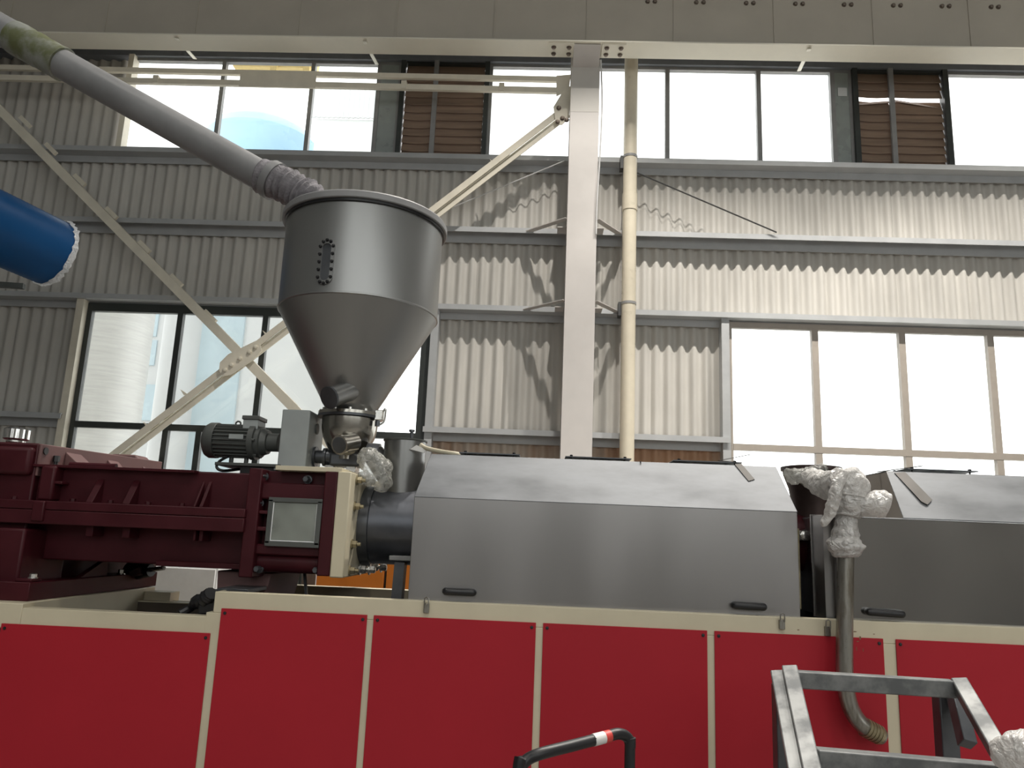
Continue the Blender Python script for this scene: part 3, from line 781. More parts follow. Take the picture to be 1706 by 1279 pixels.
def slope_quad(pts, y0_, th):
    n = Vector((0, -(ztop-zc), dy)).normalized()
    return MB().prism([on_slope(u, v, y0_, th) for u, v in pts], -n * (th - 0.0005))
slope_quad([(1224, 774), (1235, 773), (1257, 799), (1247, 802)], y0, 0.004).build('strap_and_shadow', 'strap_shadow_grey', sh)  # thin dark plate laid as the cast shadow of the tab
MB().bar(P(1203, 766, 3.84), P(1250, 757, 3.9), 0.012, 0.003, (0, 0, 1)).build('strap_and_shadow', 'strap_shadow_grey', sh)
MB().bar(P(1196, 767, 3.84), P(1236, 771, 3.80), 0.012, 0.003, (0, 0, 1)).build('strap_and_shadow', 'strap_shadow_grey', sh)
# second shroud, polished, further right
x2 = PX(1395, 950, y0)
sh2 = shroud('polished stainless steel cover at the right edge, behind the upright steel pipe',
             x2, 3.1, x2, 3.0, y0, 'mirror_steel', zt - 0.005, 1.757, 1.757 + 0.004, 0.02, yb, 'sheet_steel')
# its hipped top
zc2 = 1.761; yq = y0 + 0.004
xh0 = PX(1505, 862, yq); xh1 = 3.0
xt0 = PX(1477, 787, y0 + dy)
hip = MB()
n_ = Vector((0, -(ztop-zc2), dy))
plate(hip, [(xh0, yq, zc2), (xh1, yq, zc2), (xh1, yq + dy, ztop), (xt0, yq + dy, ztop)], n_)
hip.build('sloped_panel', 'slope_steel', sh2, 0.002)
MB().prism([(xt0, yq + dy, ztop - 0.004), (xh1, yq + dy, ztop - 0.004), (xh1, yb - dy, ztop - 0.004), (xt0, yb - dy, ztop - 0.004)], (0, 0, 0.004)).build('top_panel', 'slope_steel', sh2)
xe = PX(1432, 800, yb - 0.6)
plate(MB(), [(xh0 + 0.001, yq + 0.002, zc2), (xt0 + 0.001, yq + dy, ztop), (xt0 + 0.001, yb - dy, ztop), (xh0, yb, zc2)], (-1, 0, 0)).build('end_panel', 'end_steel_lit', sh2)
grab(sh2, 1444, 1018, 1498, 1022, y0)
vent(sh2, 1512, 783, 1630, 787, y0 + dy + 0.04)
slope_quad([(1490, 788), (1508, 787), (1553, 833), (1545, 841), (1535, 836)], yq, 0.003).build('strap_and_shadow', 'strap_shadow_grey', sh2)  # dark plate shaped as the tab's shadow on the slope
MB().bar(P(1462, 786, 3.83), P(1536, 776, 3.9), 0.014, 0.004, (0, 0, 1)).build('strap_and_shadow', 'strap_shadow_grey', sh2)
# end plates at the left of the second shroud
MB().box(PX(1353, 940, 3.74), PX(1373, 940, 3.74), 3.74, 3.75, zt - 0.01, PZ(1362, 857, 3.74)).build('end_flange', 'sheet_steel', sh2, 0.001)
MB().box(PX(1373, 940, 3.6), x2, 3.60, 3.74, zt - 0.01, PZ(1385, 858, 3.6)).build('end_block', 'sheet_steel', sh2, 0.001)

# ------------------------------------------------------------------ barrel with its flange
zb = PZ(640, 876, 4.08); yb_ = 4.08
br = thing('extruder_barrel', 'dark steel extruder barrel between the cream flange and the steel cover', 'barrel', (0.3, yb_, zt))
xfl = PX(585, 870, 3.75)
MB().lathe((xfl - 0.02, yb_, zb), (1, 0, 0), [(0.172, 0), (0.195, 0.03), (0.195, 0.62)], 40).build('barrel_tube', 'barrel_steel', br)
MB().lathe((1.25, yb_, zb), (1, 0, 0), [(0.15, 0), (0.15, 0.5)], 32).build('barrel_tube', 'maroon_paint', br)
box('gap_blocker', 'black_rubber', br, 1.19, 1.6, 4.02, 4.14, zt - 0.11, zb - 0.1)  # dark block added to shut out the bright window below the barrel
MB().lathe((PX(604, 826, 4.0), yb_, zb), (1, 0, 0), [(0.195, 0), (0.205, 0.003), (0.205, 0.06), (0.195, 0.063)], 40).build('clamp_ring', 'dark_steel', br)
x0, x1, z0, z1 = R(648, 926, 690, 934, 3.85)
box('support_plate', 'grey_frame', br, x0, x1 + 0.1, 3.85, 4.35, z0, z1)
MB().bar(P(668, 936, 3.9), Vector((PX(662, 990, 3.9), 3.9, zt - 0.11)), 0.05, 0.08, (0, 1, 0)).build('support_leg', 'dark_steel', br)
x1q = PX(1343, 900, 3.9)
box('barrel_band', 'weathered_steel', br, x1q - 0.05, x1q + 0.02, 3.86, 3.95, PZ(1343, 900, 3.86), PZ(1343, 884, 3.86), 0.004)
pbox('barrel_flange', 'brass_bolt', br, 1329, 880, 1334, 1015, 3.7, 3.76)
vv = MB().hexbolt(P(1341, 891, 3.86), (0, -1, 0), 0.02, 0.02).build('bolt', 'bright_steel', br)

# ------------------------------------------------------------------ gearbox (maroon)
M_ = 'maroon_paint'
gb = thing('gearbox', 'dark maroon cast gearbox filling the left end of the machine base', 'gearbox', (-1.9, 4.2, zl))
Yg = 3.70
xh = PX(58, 760, Yg)             # right face of the tall housing
ztopH = PZ(30, 736, Yg)
Yr = 4.98
box('rear_housing', M_, gb, -3.6, xh, Yg + 0.02, Yr, PZ(30, 1000, Yg) + 0.05, ztopH, 0.01)
# raised plate on the front of the housing
pbox('housing_cover', M_, gb, -160, 740, 50, 787, Yg - 0.02, Yg + 0.05, 0.02)
# dusty end face of the housing with its gussets
xef = xh
zg0 = PZ(65, 775, Yg)
MB().prism([(xef, Yg + 0.02, zg0 - 0.05), (xef, Yr - 0.02, zg0 - 0.05), (xef, Yr - 0.02, ztopH + 0.03), (xef, Yg + 0.02, ztopH - 0.003)], (0.014, 0, 0)).build('end_wall', 'maroon_dusty', gb, 0.004)
def yx(u, v, x):
    """depth where the ray through u,v meets the plane x"""
    r = RIGHT * ((u - CX) / F) + DOWN * ((v - CY) / F) + FWD
    return r.y * (x - CAM.x) / r.x
for ua, ub, dp_ in ((104, 133, 0.14), (176, 196, 0.11), (236, 240, 0.07)):
    ya, yb2 = yx(ua, 760, xef), yx(ub, 765, xef)
    MB().prism([(xef + 0.014, ya, ztopH - 0.02), (xef + 0.014, ya, zg0 - 0.02), (xef + 0.014 + dp_, ya, zg0 - 0.02)], (0, max(0.03, (yb2 - ya)*0.9), 0)).build('gusset', 'maroon_dusty', gb, 0.004)
p = Vector((xef + 0.014, yx(71, 751, xef), PZ(71, 751, yx(71, 751, xef))))
MB().cyl(p, p + Vector((0.006, 0, 0)), 0.018, n=16).build('lifting_hole', 'black_rubber', gb)
p = Vector((xef + 0.03, yx(84, 768, xef), zg0 + 0.03))
MB().cyl(p - Vector((0, 0, 0.06)), p + Vector((0, 0, 0.02)), 0.010, n=10).cyl(p, p + Vector((0, 0, 0.03)), 0.016, n=6).build('bolt', 'black_rubber', gb)
MB().cyl(P(117, 774, 3.78), P(194, 777, 3.78), 0.014, n=14).build('oil_line', M_, gb)
MB().prism([(xef, Yr - 0.25, ztopH), (xef - 0.25, Yr - 0.25, ztopH), (xef - 0.2, Yr - 0.25, ztopH + 0.05), (xef - 0.05, Yr - 0.25, ztopH + 0.05)], (0, 0.15, 0)).build('rear_boss', 'maroon_dusty', gb, 0.01)
for (u, v, ww) in ((128, 741, 0.07), (148, 745, 0.05)):
    q = P(u, v, 4.6); MB().box(q.x - ww, q.x + ww, 4.6, 4.75, ztopH - 0.06, ztopH + 0.045).build('inspection_lid', 'maroon_dusty', gb, 0.012)
# filler cap
c = P(27, 731, 3.95)
fc = MB().lathe((c.x, 3.95, ztopH), (0, 0, 1), [(0.030, 0), (0.030, 0.018), (0.045, 0.02), (0.045, 0.032)], 24).build('filler_neck', 'bright_steel', gb, 0.002)
prof = []
k = MB(); n = 40; rings = []
for h, r in ((0.034, 0.054), (0.040, 0.060), (0.088, 0.060), (0.098, 0.052), (0.098, 0.001)):
    rings.append([Vector((c.x + (r + (0.003 if i % 2 and 0.035 < h < 0.09 else 0))*math.cos(2*math.pi*i/n), 3.95 + (r + (0.003 if i % 2 and 0.035 < h < 0.09 else 0))*math.sin(2*math.pi*i/n), ztopH + h)) for i in range(n)])
k.ring_loft(rings).build('filler_cap', 'chrome', gb)
# long main housing
xm0, xm1 = xh - 0.02, PX(412, 860, Yg)
zm1 = PZ(240, 780, Yg); zmf1 = PZ(200, 839, Yg); zmf2 = PZ(200, 878, Yg); zm0 = PZ(220, 940, Yg)
Ym = Yg + 0.06
box('upper_case', M_, gb, xm0, xm1, Ym, 4.85, zmf1 - 0.02, zm1, 0.008)
box('top_lip', M_, gb, xm0, PX(322, 785, Yg), Yg + 0.01, 4.87, zm1 - 0.012, zm1 + 0.002, 0.003)
zfm = (zmf1 + zmf2) / 2 + 0.012
box('split_flange', M_, gb, -3.6, xm1, Yg - 0.035, 4.9, zfm + 0.001, zmf1, 0.005)
box('split_flange', M_, gb, -3.6, xm1, Yg - 0.035, 4.9, zmf2, zfm - 0.001, 0.005)
box('lower_case', M_, gb, xm0 - 0.3, xm1, Ym + 0.06, 4.8, zm0, zmf2 + 0.01, 0.008)
box('lower_lip', M_, gb, PX(245, 945, Yg), xm1, Ym + 0.02, 4.8, zm0 - 0.006, zm0 + 0.02, 0.004)
for ua, ub, va in ((148, 160, 796), (209, 221, 798), (337, 343, 800), (327, 331, 800)):
    xa, xb = PX(ua, 820, Yg), PX(ub, 820, Yg); zt2 = PZ(ua, va, Yg)
    MB().prism([(xa, Ym, zt2), (xa, Yg - 0.02, zmf1), (xa, Ym, zmf1)], (xb - xa, 0, 0)).build('rib', M_, gb, 0.003)
    MB().box(xa, xb, Yg + 0.02, Ym + 0.07, zmf2 - 0.05, zmf2).build('rib', M_, gb, 0.003)
xa, xb = PX(82, 810, Yg), PX(90, 810, Yg)
MB().box(xa - 0.05, xb, Yg - 0.01, Ym + 0.02, zmf1, zm1 - 0.005).build('rib', M_, gb, 0.012)
pbox('ledge', M_, gb, 82, 801, 103, 806, Yg, Ym + 0.02)
pbox('flange_boss', M_, gb, 52, 834, 72, 868, Yg - 0.05, Yg, 0.006)
for u, v in ((117, 834), (180, 836), (243, 838), (300, 838), (20, 828)):
    MB().hexbolt((PX(u, v, Yg), Yg + 0.02, zmf1), (0, 0, 1), 0.014, 0.016).build('bolt', M_, gb)
# front foot and bed strip
pbox('foot', M_, gb, -60, 878, 33, 1001, Yg - 0.05, Yg + 0.3, 0.012)
zf = PZ(52, 1003, YF + 0.08)
xft = PX(52, 990, 3.62)
MB().box(-3.3, xft, 3.6, 4.82, zf, zf + 0.085).build('bed_foot', M_, gb, 0.004)
fx = xft - 0.03
MB().box(xft - 0.09, xft - 0.01, 3.62, 3.70, zf + 0.085, zf + 0.1).build('foot_lug', M_, gb, 0.004)
MB().hexbolt((fx, 3.66, zf + 0.1), (0, 0, 1), 0.016, 0.02).build('bolt', 'bright_steel', gb)
q = P(186, 965, 4.45)
MB().hexbolt((fx, 4.45, zf + 0.085), (0, 0, 1), 0.018, 0.025).build('bolt', 'bright_steel', gb)
MB().prism([(xft - 0.03, 4.3, zf + 0.085), (xft - 0.03, 4.3, zm0), (xft - 0.03, 4.05, zf + 0.085)], (-0.03, 0, 0)).build('gusset', M_, gb)
box('sump', 'black_rubber', gb, xm0 - 0.6, xft - 0.25, Ym + 0.3, 4.6, zf + 0.06, zm0, 0.01)
# oil pump and shaft at the far end
c1, c2 = P(240, 950, 4.55), P(273, 946, 4.5)
pm = MB().cyl(P(216, 952, 4.6), P(252, 950, 4.55), 0.055, 0.035, n=18).build('pump_body', 'black_rubber', gb)
MB().cyl(P(250, 949, 4.55), c2, 0.013, n=14).build('pump_shaft', 'bright_steel', gb)
MB().prism([P(213, 953, 4.5), P(232, 944, 4.5), P(234, 958, 4.5), P(220, 960, 4.5)], (0, 0.05, 0)).build('pump_bracket', 'maroon_dusty', gb, 0.004)
pbox('pump_bracket', 'maroon_dusty', gb, 243, 938, 254, 946, 4.6, 4.65)
# right hand gear head
Yk = 3.69
xk0, xk1 = PX(407, 860, Yk), PX(556, 870, Yk)
zk1, zk0 = PZ(480, 783, Yk), PZ(470, 954, Yk)
zkL = PZ(405, 958, Yk)
box('head_case', M_, gb, xk0 + 0.02, xk1, Yk + 0.09, 4.65, zk0, zk1, 0.006)
box('head_flange', M_, gb, xk0, xk0 + 0.065, Yk, 4.7, zkL - 0.01, zk1 + 0.004, 0.006)
zkR = PZ(545, 958, Yk)
box('head_flange', M_, gb, xk1 - 0.062, xk1, Yk, 4.7, zkR - 0.005, zk1 + 0.002, 0.006)
box('head_rib', M_, gb, xk0 + 0.05, xk1 - 0.05, Yk + 0.03, Yk + 0.12, PZ(480, 832, Yk), PZ(480, 804, Yk), 0.008)
MB().cyl((xk0 + 0.05, Yk + 0.10, PZ(480, 938, Yk)), (xk1 - 0.05, Yk + 0.10, PZ(480, 938, Yk)), 0.05, n=20).build('head_tube', M_, gb)
box('head_rib', M_, gb, xk0 + 0.05, xk1 - 0.05, Yk + 0.03, Yk + 0.12, PZ(480, 926, Yk), PZ(480, 908, Yk), 0.008)
xw0, xw1, zw0, zw1 = R(449, 833, 531, 907, Yk + 0.01)
wf_ = MB()
wf_.box(xw0 - .012, xw0 + .012, Yk + 0.0, Yk + .1, zw0, zw1).box(xw1 - .012, xw1 + .012, Yk + 0.0, Yk + .1, zw0, zw1)
wf_.box(xw0 - .012, xw1 + .012, Yk + 0.0, Yk + .1, zw0 - .012, zw0 + .014).box(xw0 - .012, xw1 + .012, Yk, Yk + .1, zw1 - .012, zw1 + .01)
wf_.build('inspection_frame', 'motor_grey', gb, 0.003)
box('inspection_window', 'window_plate', gb, xw0 + .012, xw1 - .012, Yk + 0.012, Yk + .03, zw0 + .014, zw1 - .012, 0.002)
MB().path([(xw0 + .012, Yk + .008, zw1 - .014), (xw0 + .012, Yk + .008, zw0 + .014), (xw1 - .012, Yk + .008, zw0 + .014), (xw1 - .012, Yk + .008, zw1 - .014)], 0.004, 6).build('gasket', 'pale_cabinet', gb)
for u, v in ((434, 838), (541, 842), (536, 899)):
    p = P(u, v, Yk + 0.05); MB().hexbolt(p, (0, -1, 0), 0.014, 0.03).build('bolt', 'bright_steel' if u > 500 else 'dark_steel', gb)
for u, v in ((441, 794), (514, 799), (433, 947), (530, 949)):
    p = P(u, v, Yk + 0.07); MB().hexbolt(p, (0, -1, 0), 0.016, 0.05).build('bolt', 'dark_steel', gb)
for u0, v0, u1, v1 in ((431, 850, 450, 856), (425, 877, 448, 884), (529, 853, 543, 858), (528, 880, 541, 887)):
    pbox('lug', M_, gb, u0, v0, u1, v1, Yk + 0.01, Yk + 0.1)
# corner strip, bright edge
MB().path(bez([P(436, 787, Yk+.03), P(432, 830, Yk+.03), P(427, 870, Yk+.03), P(420, 925, Yk+.03), P(417, 950, Yk+.03)]), 0.010, 8).build('edge_bead', 'maroon_dusty', gb)
# support leg under the head
MB().prism([P(362, 950, 3.85), P(452, 955, 3.85), P(437, 992, 3.85) - Vector((0, 0, .06)), P(362, 992, 3.85) - Vector((0, 0, .06))], (0, 0.5, 0)).build('support_leg', 'maroon_dusty', gb, 0.006)
MB().box(PX(360, 992, 3.6), PX(412, 992, 3.6), 3.6, 4.2, zt - 0.01, zt + 0.008).build('shim_plate', 'dark_steel', gb, 0.002)
# cream flange plate bolted to the gear head
xp0 = xk1 + 0.001; xp1 = PX(578, 870, Yk)
box('barrel_flange', 'cream_paint', gb, xp0, xp0 + 0.066, Yk - 0.003, 4.50, PZ(555, 962, Yk), PZ(565, 785, Yk), 0.006)
for v, yy in ((799, 3.80), (843, 3.80), (906, 3.80), (950, 3.80)):
    p = Vector((xp0 + 0.066, yy, PZ(585, v, 3.80)))
    MB().hexbolt(p, (1, 0, 0), 0.018, 0.026).build('bolt', 'brass_bolt', gb)
    MB().cyl(p, p + Vector((0.045, 0, 0)), 0.009, n=10).build('bolt_end', 'brass_bolt', gb)
pz = PZ(600, 947, 4.05)
for xx, yy in ((xp0 + 0.068, 4.0), (xp0 + 0.068, 4.3)):
    MB().hexbolt((xx, yy, pz), (1, 0, 0), 0.022, 0.035).cyl((xx, yy, pz), (xx + 0.085, yy, pz), 0.011, n=12).hexbolt((xx + 0.05, yy, pz), (1, 0, 0), 0.02, 0.03).build('tie_bolt', 'bright_steel', gb)
# cream top plate under the feeder
xa, xb = PX(458, 780, Yk), PX(549, 783, Yk)
box('feeder_plate', 'cream_paint', gb, xa, xb + 0.06, Yk + 0.005, 4.45, zk1, zk1 + 0.022, 0.002)

# ------------------------------------------------------------------ screw feeder: motor, gear case, bowl
sf = thing('screw_feeder', 'screw feeder with ribbed dark grey motor and square gear case under the hopper', 'feeder', (-1.35, 4.15, zk1))
Y1 = 4.02
xg0, xg1, zg0_, zg1_ = R(466, 682, 513, 776, Y1)
box('gear_case', 'gearcase_grey', sf, xg0, xg1, Y1, Y1 + 0.28, zk1 + 0.022, zg1_, 0.006)
box('gear_case_foot', 'gearcase_grey', sf, xg0 - 0.012, xg1 + 0.01, Y1 - 0.01, Y1 + 0.29, zk1 + 0.022, zk1 + 0.034, 0.002)
p = Vector((xg1, Y1 + 0.14, PZ(522, 712, 4.1)))
MB().cyl(p, p + Vector((0.008, 0, 0)), 0.03, n=20).build('shaft_cover', 'motor_grey', sf)
ya = Y1 + 0.14
zm_ = PZ(400, 735, ya)
xA = PX(364, 735, ya); xB = PX(421, 735, ya); xC = PX(466, 735, ya)
rb = 0.083
# ribbed body
n = 144; prof_r = []
ring0 = []; ring1 = []
for i in range(n):
    a = 2*math.pi*i/n; r = rb + (0.010 if (i % 6) in (0, 1) else -0.004)
    ring0.append(Vector((xA - 0.005, ya + r*math.cos(a), zm_ + r*math.sin(a)))); ring1.append(Vector((xB, ya + r*math.cos(a), zm_ + r*math.sin(a))))
MB().ring_loft([ring0, ring1]).build('motor_body', 'motor_grey', sf)
MB().lathe((PX(341, 735, ya), ya, zm_), (1, 0, 0), [(0.055, 0), (0.088, 0.018), (0.098, 0.035), (0.098, xA - PX(341, 735, ya))], 40).build('fan_cowl', 'motor_grey', sf, 0.002)
MB().lathe((xB, ya, zm_), (1, 0, 0), [(0.100, 0), (0.100, 0.03), (0.085, 0.032), (0.085, 0.055), (0.075, 0.06), (0.065, 0.09), (0.05, 0.092), (0.05, xC - xB)], 36).build('motor_flange', 'motor_grey', sf)
for a in range(0, 360, 60):
    MB().hexbolt((xB + 0.03, ya + 0.09*math.cos(math.radians(a)), zm_ + 0.09*math.sin(math.radians(a))), (1, 0, 0), 0.008, 0.012).build('bolt', 'motor_grey', sf)
x0, x1, z0, z1 = R(403, 692, 432, 711, ya - 0.06)
tb = MB().box(x0 + .006, x1 - .006, ya - 0.06, ya + 0.06, z0 - 0.012, z0 + 0.04).build('terminal_box', 'gearcase_grey', sf, 0.004)
MB().box(x0, x1, ya - 0.066, ya + 0.066, z0 + 0.04, z1).build('box_lid', 'motor_grey', tb, 0.004)
e = P(397, 706, ya)
pts = [e + Vector((0.014*math.cos(t_), 0, 0.014*math.sin(t_))) for t_ in [i*math.pi/8 for i in range(16)] ] ; pts.append(pts[0])
MB().path(pts, 0.005, 8).cyl(e - Vector((0, 0, 0.04)), e - Vector((0, 0, 0.012)), 0.006, n=8).build('lifting_eye', 'motor_grey', sf)
x0, x1, z0, z1 = R(381, 723, 405, 731, ya - 0.096)
box('name_plate', 'gearcase_grey', sf, x0, x1, ya - 0.097, ya - 0.088, z0, z1, 0.001)
# motor shelf
zs = PZ(400, 773, Y1)
box('motor_shelf', 'motor_grey', sf, PX(360, 773, Y1), xg0 + 0.02, Y1 - 0.02, Y1 + 0.3, zs - 0.010, zs + 0.006, 0.002)
for u in (410, 385):
    MB().cyl((PX(u, 770, ya), ya, zs), (PX(u, 770, ya), ya, zm_ - 0.07), 0.012, n=10).build('motor_foot', 'motor_grey', sf)
MB().path(bez([P(380, 760, ya-.05), P(366, 768, ya-.05), P(361, 778, ya-.05), P(372, 784, ya-.05), P(400, 781, ya - .05)]), 0.008, 8).build('motor_cable', 'black_rubber', sf)
MB().box(PX(400, 780, Y1), xg0, Y1, Y1 + .25, zm1, zs - 0.01).build('shelf_packer', 'black_rubber', sf, 0.002)
# screw tube and bowl
HXc, HY = -1.052, 4.17
zsc = PZ(560, 762, HY)
xt0_, xt1_ = xg1, PX(606, 764, HY)
MB().lathe((xt0_, HY, zsc), (1, 0, 0), [(0.055, 0), (0.055, 0.012), (0.036, 0.014), (0.036, 0.05), (0.05, 0.052), (0.05, 0.07), (0.042, 0.072), (0.042, xt1_ - xt0_)], 28).build('screw_tube', 'dark_steel', sf)
zfl = PZ(585, 693, HY)
zbw = PZ(578, 757, HY)
MB().lathe((HXc, HY, zbw - 0.03), (0, 0, 1), [(0.075, 0), (0.075, 0.02), (0.085, 0.03), (0.115, 0.07), (0.140, 0.12), (0.150, 0.17), (0.152, zfl - zbw + 0.03 - 0.02)], 48).build('bowl', 'bowl_steel', sf)
box('bowl_base', 'dark_steel', sf, HXc - 0.08, HXc + 0.085, HY - 0.07, HY + 0.07, zsc - 0.05, zbw, 0.012)
p = P(590, 736, HY - 0.13); q = P(566, 741, HY - 0.24)
s1 = MB().cyl(p, q, 0.046, n=28).build('bowl_port', 'bowl_steel', sf)
dq = (q - p).normalized()
MB().cyl(q - dq*0.02, q + dq*0.004, 0.051, n=28).build('port_rim', 'bowl_steel', s1)
MB().cyl(q + dq*0.003, q + dq*0.006, 0.042, n=28).build('port_cap', 'dark_steel', s1)
MB().box(PX(545, 778, HY), PX(560, 778, HY), HY - 0.05, HY + 0.05, zk1 + 0.022, zsc - 0.045).build('feeder_foot', 'bright_steel', sf, 0.003)
MB().box(PX(580, 776, HY), PX(596, 776, HY), HY - 0.05, HY + 0.05, zk1 + 0.022, zsc - 0.045).build('feeder_foot', 'bright_steel', sf, 0.003)

# ------------------------------------------------------------------ hopper
zr = PZ(606, 388, HY); zsm = PZ(597, 527, HY); zcb = zfl + 0.012
R0 = 0.443
hp = thing('hopper', 'large grey steel cone hopper with flanged lid above the screw feeder', 'hopper', (HXc, HY, zfl))
MB().lathe((HXc, HY, zsm), (0, 0, 1), [(R0, 0), (R0, zr - zsm)], 72, False, False).build('hopper_drum', 'hopper_steel', hp)
MB().lathe((HXc, HY, zcb), (0, 0, 1), [(0.128, 0), (R0, zsm - zcb)], 72, False, False).build('hopper_cone', 'hopper_steel', hp)
MB().lathe((HXc, HY, zsm - 0.006), (0, 0, 1), [(R0 - .001, 0), (R0 + 0.003, 0.003), (R0 + 0.003, 0.009), (R0 - .001, 0.012)], 72).build('weld_seam', 'hopper_steel', hp)
MB().lathe((HXc, HY, zr - 0.004), (0, 0, 1), [(R0 - 0.02, 0), (R0 + 0.012, 0), (R0 + 0.012, 0.014), (R0 - .02, 0.016)], 72).build('gasket', 'black_rubber', hp)
MB().lathe((HXc, HY, zr + 0.010), (0, 0, 1), [(R0 - 0.01, 0), (R0 + 0.022, 0), (R0 + 0.026, 0.004), (R0 + 0.026, 0.034), (R0 + 0.020, 0.042), (0.001, 0.075)], 72).build('lid', 'grey_pipe', hp, 0)
MB().lathe((HXc, HY, zfl - 0.016), (0, 0, 1), [(0.13, 0), (0.176, 0), (0.176, 0.012), (0.13, 0.012)], 48).build('flange', 'dark_steel', hp)
MB().lathe((HXc, HY, zfl - 0.003), (0, 0, 1), [(0.12, 0), (0.176, 0), (0.176, 0.016), (0.12, 0.016)], 48).build('flange', 'bowl_steel', hp)
for a in range(0, 360, 30):
    a = math.radians(a + 12); MB().hexbolt((HXc + 0.16*math.cos(a), HY + 0.16*math.sin(a), zfl + 0.012), (0, 0, 1), 0.010, 0.014).build('bolt', 'bright_steel', hp)
cl = MB().obox((HXc + 0.172, HY - 0.06, zfl), (0.022, 0, 0), (0, 0.02, 0), (0, 0, 0.028)).build('clamp', 'bright_steel', hp, 0.004)
MB().path(bez([(HXc + 0.19, HY - .06, zfl + 0.02), (HXc + 0.205, HY - .065, zfl + 0.035), (HXc + 0.20, HY - .06, zfl - 0.03), (HXc + 0.17, HY - .06, zfl - 0.055)]), 0.005, 8).build('clamp_lever', 'bright_steel', cl)
MB().cyl((HXc + 0.165, HY - .06, zfl - 0.06), (HXc + 0.165, HY - .06, zfl - 0.03), 0.014, n=8).build('clamp_nut', 'dark_steel', cl)
# slotted sight plate on the drum
va_ = math.atan2(HXc, -HY) # unused azimuth of the camera
cdir = math.atan2(0 - HY, 0 - HXc)
def on_drum(da, z, r=R0): 
    a = cdir + math.radians(da); return Vector((HXc + r*math.cos(a), HY + r*math.sin(a), z))
za, zb2 = PZ(545, 409, HY - .4), PZ(541, 472, HY - .4)
def slot(w_, h0, h1, r):
    pts = []
    for i in range(13):
        t_ = math.pi * i / 12; pts.append((w_*math.cos(t_), h1 - 0.001 + w_*0.0077*0.9*math.sin(t_)))
    for i in range(13):
        t_ = math.pi + math.pi * i / 12; pts.append((w_*math.cos(t_), h0 + w_*0.0077*0.9*math.sin(t_)))
    return [on_drum(C0 + x, z, r) for x, z in pts]
C0 = -25.0
o_, i_ = slot(5.6, zb2 + .02, za - .02, R0 + 0.009), slot(3.2, zb2 + .025, za - .025, R0 + 0.009)
o2 = slot(5.6, zb2 + .02, za - .02, R0 - 0.004); i2 = slot(3.2, zb2 + .025, za - .025, R0 - 0.004)
sg = MB().ring_loft([o2, o_, i_, i2], False, False).build('sight_flange', 'hopper_steel', hp, 0)
q = slot(3.2, zb2 + .025, za - .025, R0 + 0.003)
MB().add(q, [tuple(range(len(q)))[::-1]]).build('sight_glass', 'dark_steel', sg)
hb0 = None
def bolt_at(da, z):
    p = on_drum(C0 + da, z, R0 + 0.009); d = p - Vector((HXc, HY, z)); MB().hexbolt(p, d, 0.007, 0.010).build('bolt', 'black_rubber', sg)
for k in range(5):
    z = zb2 + .02 + (za - zb2 - .04) * k / 4
    bolt_at(-4.5, z); bolt_at(4.5, z)
for da in (-2.6, 0, 2.6): bolt_at(da, za + 0.005 + (0.008 if da == 0 else 0)); bolt_at(da, zb2 - 0.005 - (0.008 if da == 0 else 0))
# stub pipe low on the cone
p = P(580, 652, HY - 0.16); q = P(549, 662, HY - 0.27)
st = MB().cyl(p + (p - q)*0.6, q, 0.054, n=28).build('stub_pipe', 'hopper_steel', hp)
d = (q - p).normalized()
MB().cyl(q - d*0.006, q + d*0.006, 0.060, n=28).build('stub_cap', 'dark_steel', st)

# ------------------------------------------------------------------ conveying pipe and fabric sleeve
YP = HY - 0.04
cp = thing('conveying_pipe', 'grey conveying pipe sloping from upper left down into the hopper lid', 'pipe', tuple(P(250, 190, YP)))
A, B = P(-140, -30, YP), P(448, 300, YP)
dA = (B - A).normalized()
def along(u):  # point on axis at pixel column u
    t_ = (u + 140) / 588.0
    return P(u, -30 + 330*t_, YP)
MB().cyl(along(95), B, 0.090, n=36).build('pipe', 'grey_pipe', cp)
MB().cyl(A, along(40), 0.096, n=36).build('pipe', 'grey_pipe', cp)
rr = random.Random(5)
pts = [along(u) for u in range(25, 108, 4)]
MB().path(pts, [0.100 + rr.uniform(0, 0.005) for _ in pts], 30, wob=0.012, rnd=rr).build('tape_joint', 'mouldy_tape', cp)
cpts = bez([B - dA*0.06, P(470, 306, YP), P(500, 322, YP), P(520, 338, YP), (P(524, 345, YP).x + 0.01, YP, zr + 0.03)], 10)
rs = [0.098 + 0.010*math.sin(i*1.9) + rr.uniform(-0.004, 0.004) for i in range(len(cpts))]
MB().path(cpts, rs, 32, wob=0.03, rnd=rr).build('fabric_sleeve', 'fabric_sleeve', cp, 0, 60)
bd = P(456, 301, YP); MB().lathe(bd - dA*0.03, dA, [(0.100, 0), (0.114, 0.0), (0.116, 0.045), (0.100, 0.045)], 36).build('clamp_band', 'grey_pipe', cp)
MB().lathe((cpts[-1].x, YP, zr + 0.035), (0, 0, 1), [(0.125, 0), (0.125, 0.012), (0.104, 0.014), (0.104, 0.05)], 36).build('lid_collar', 'grey_pipe', cp)

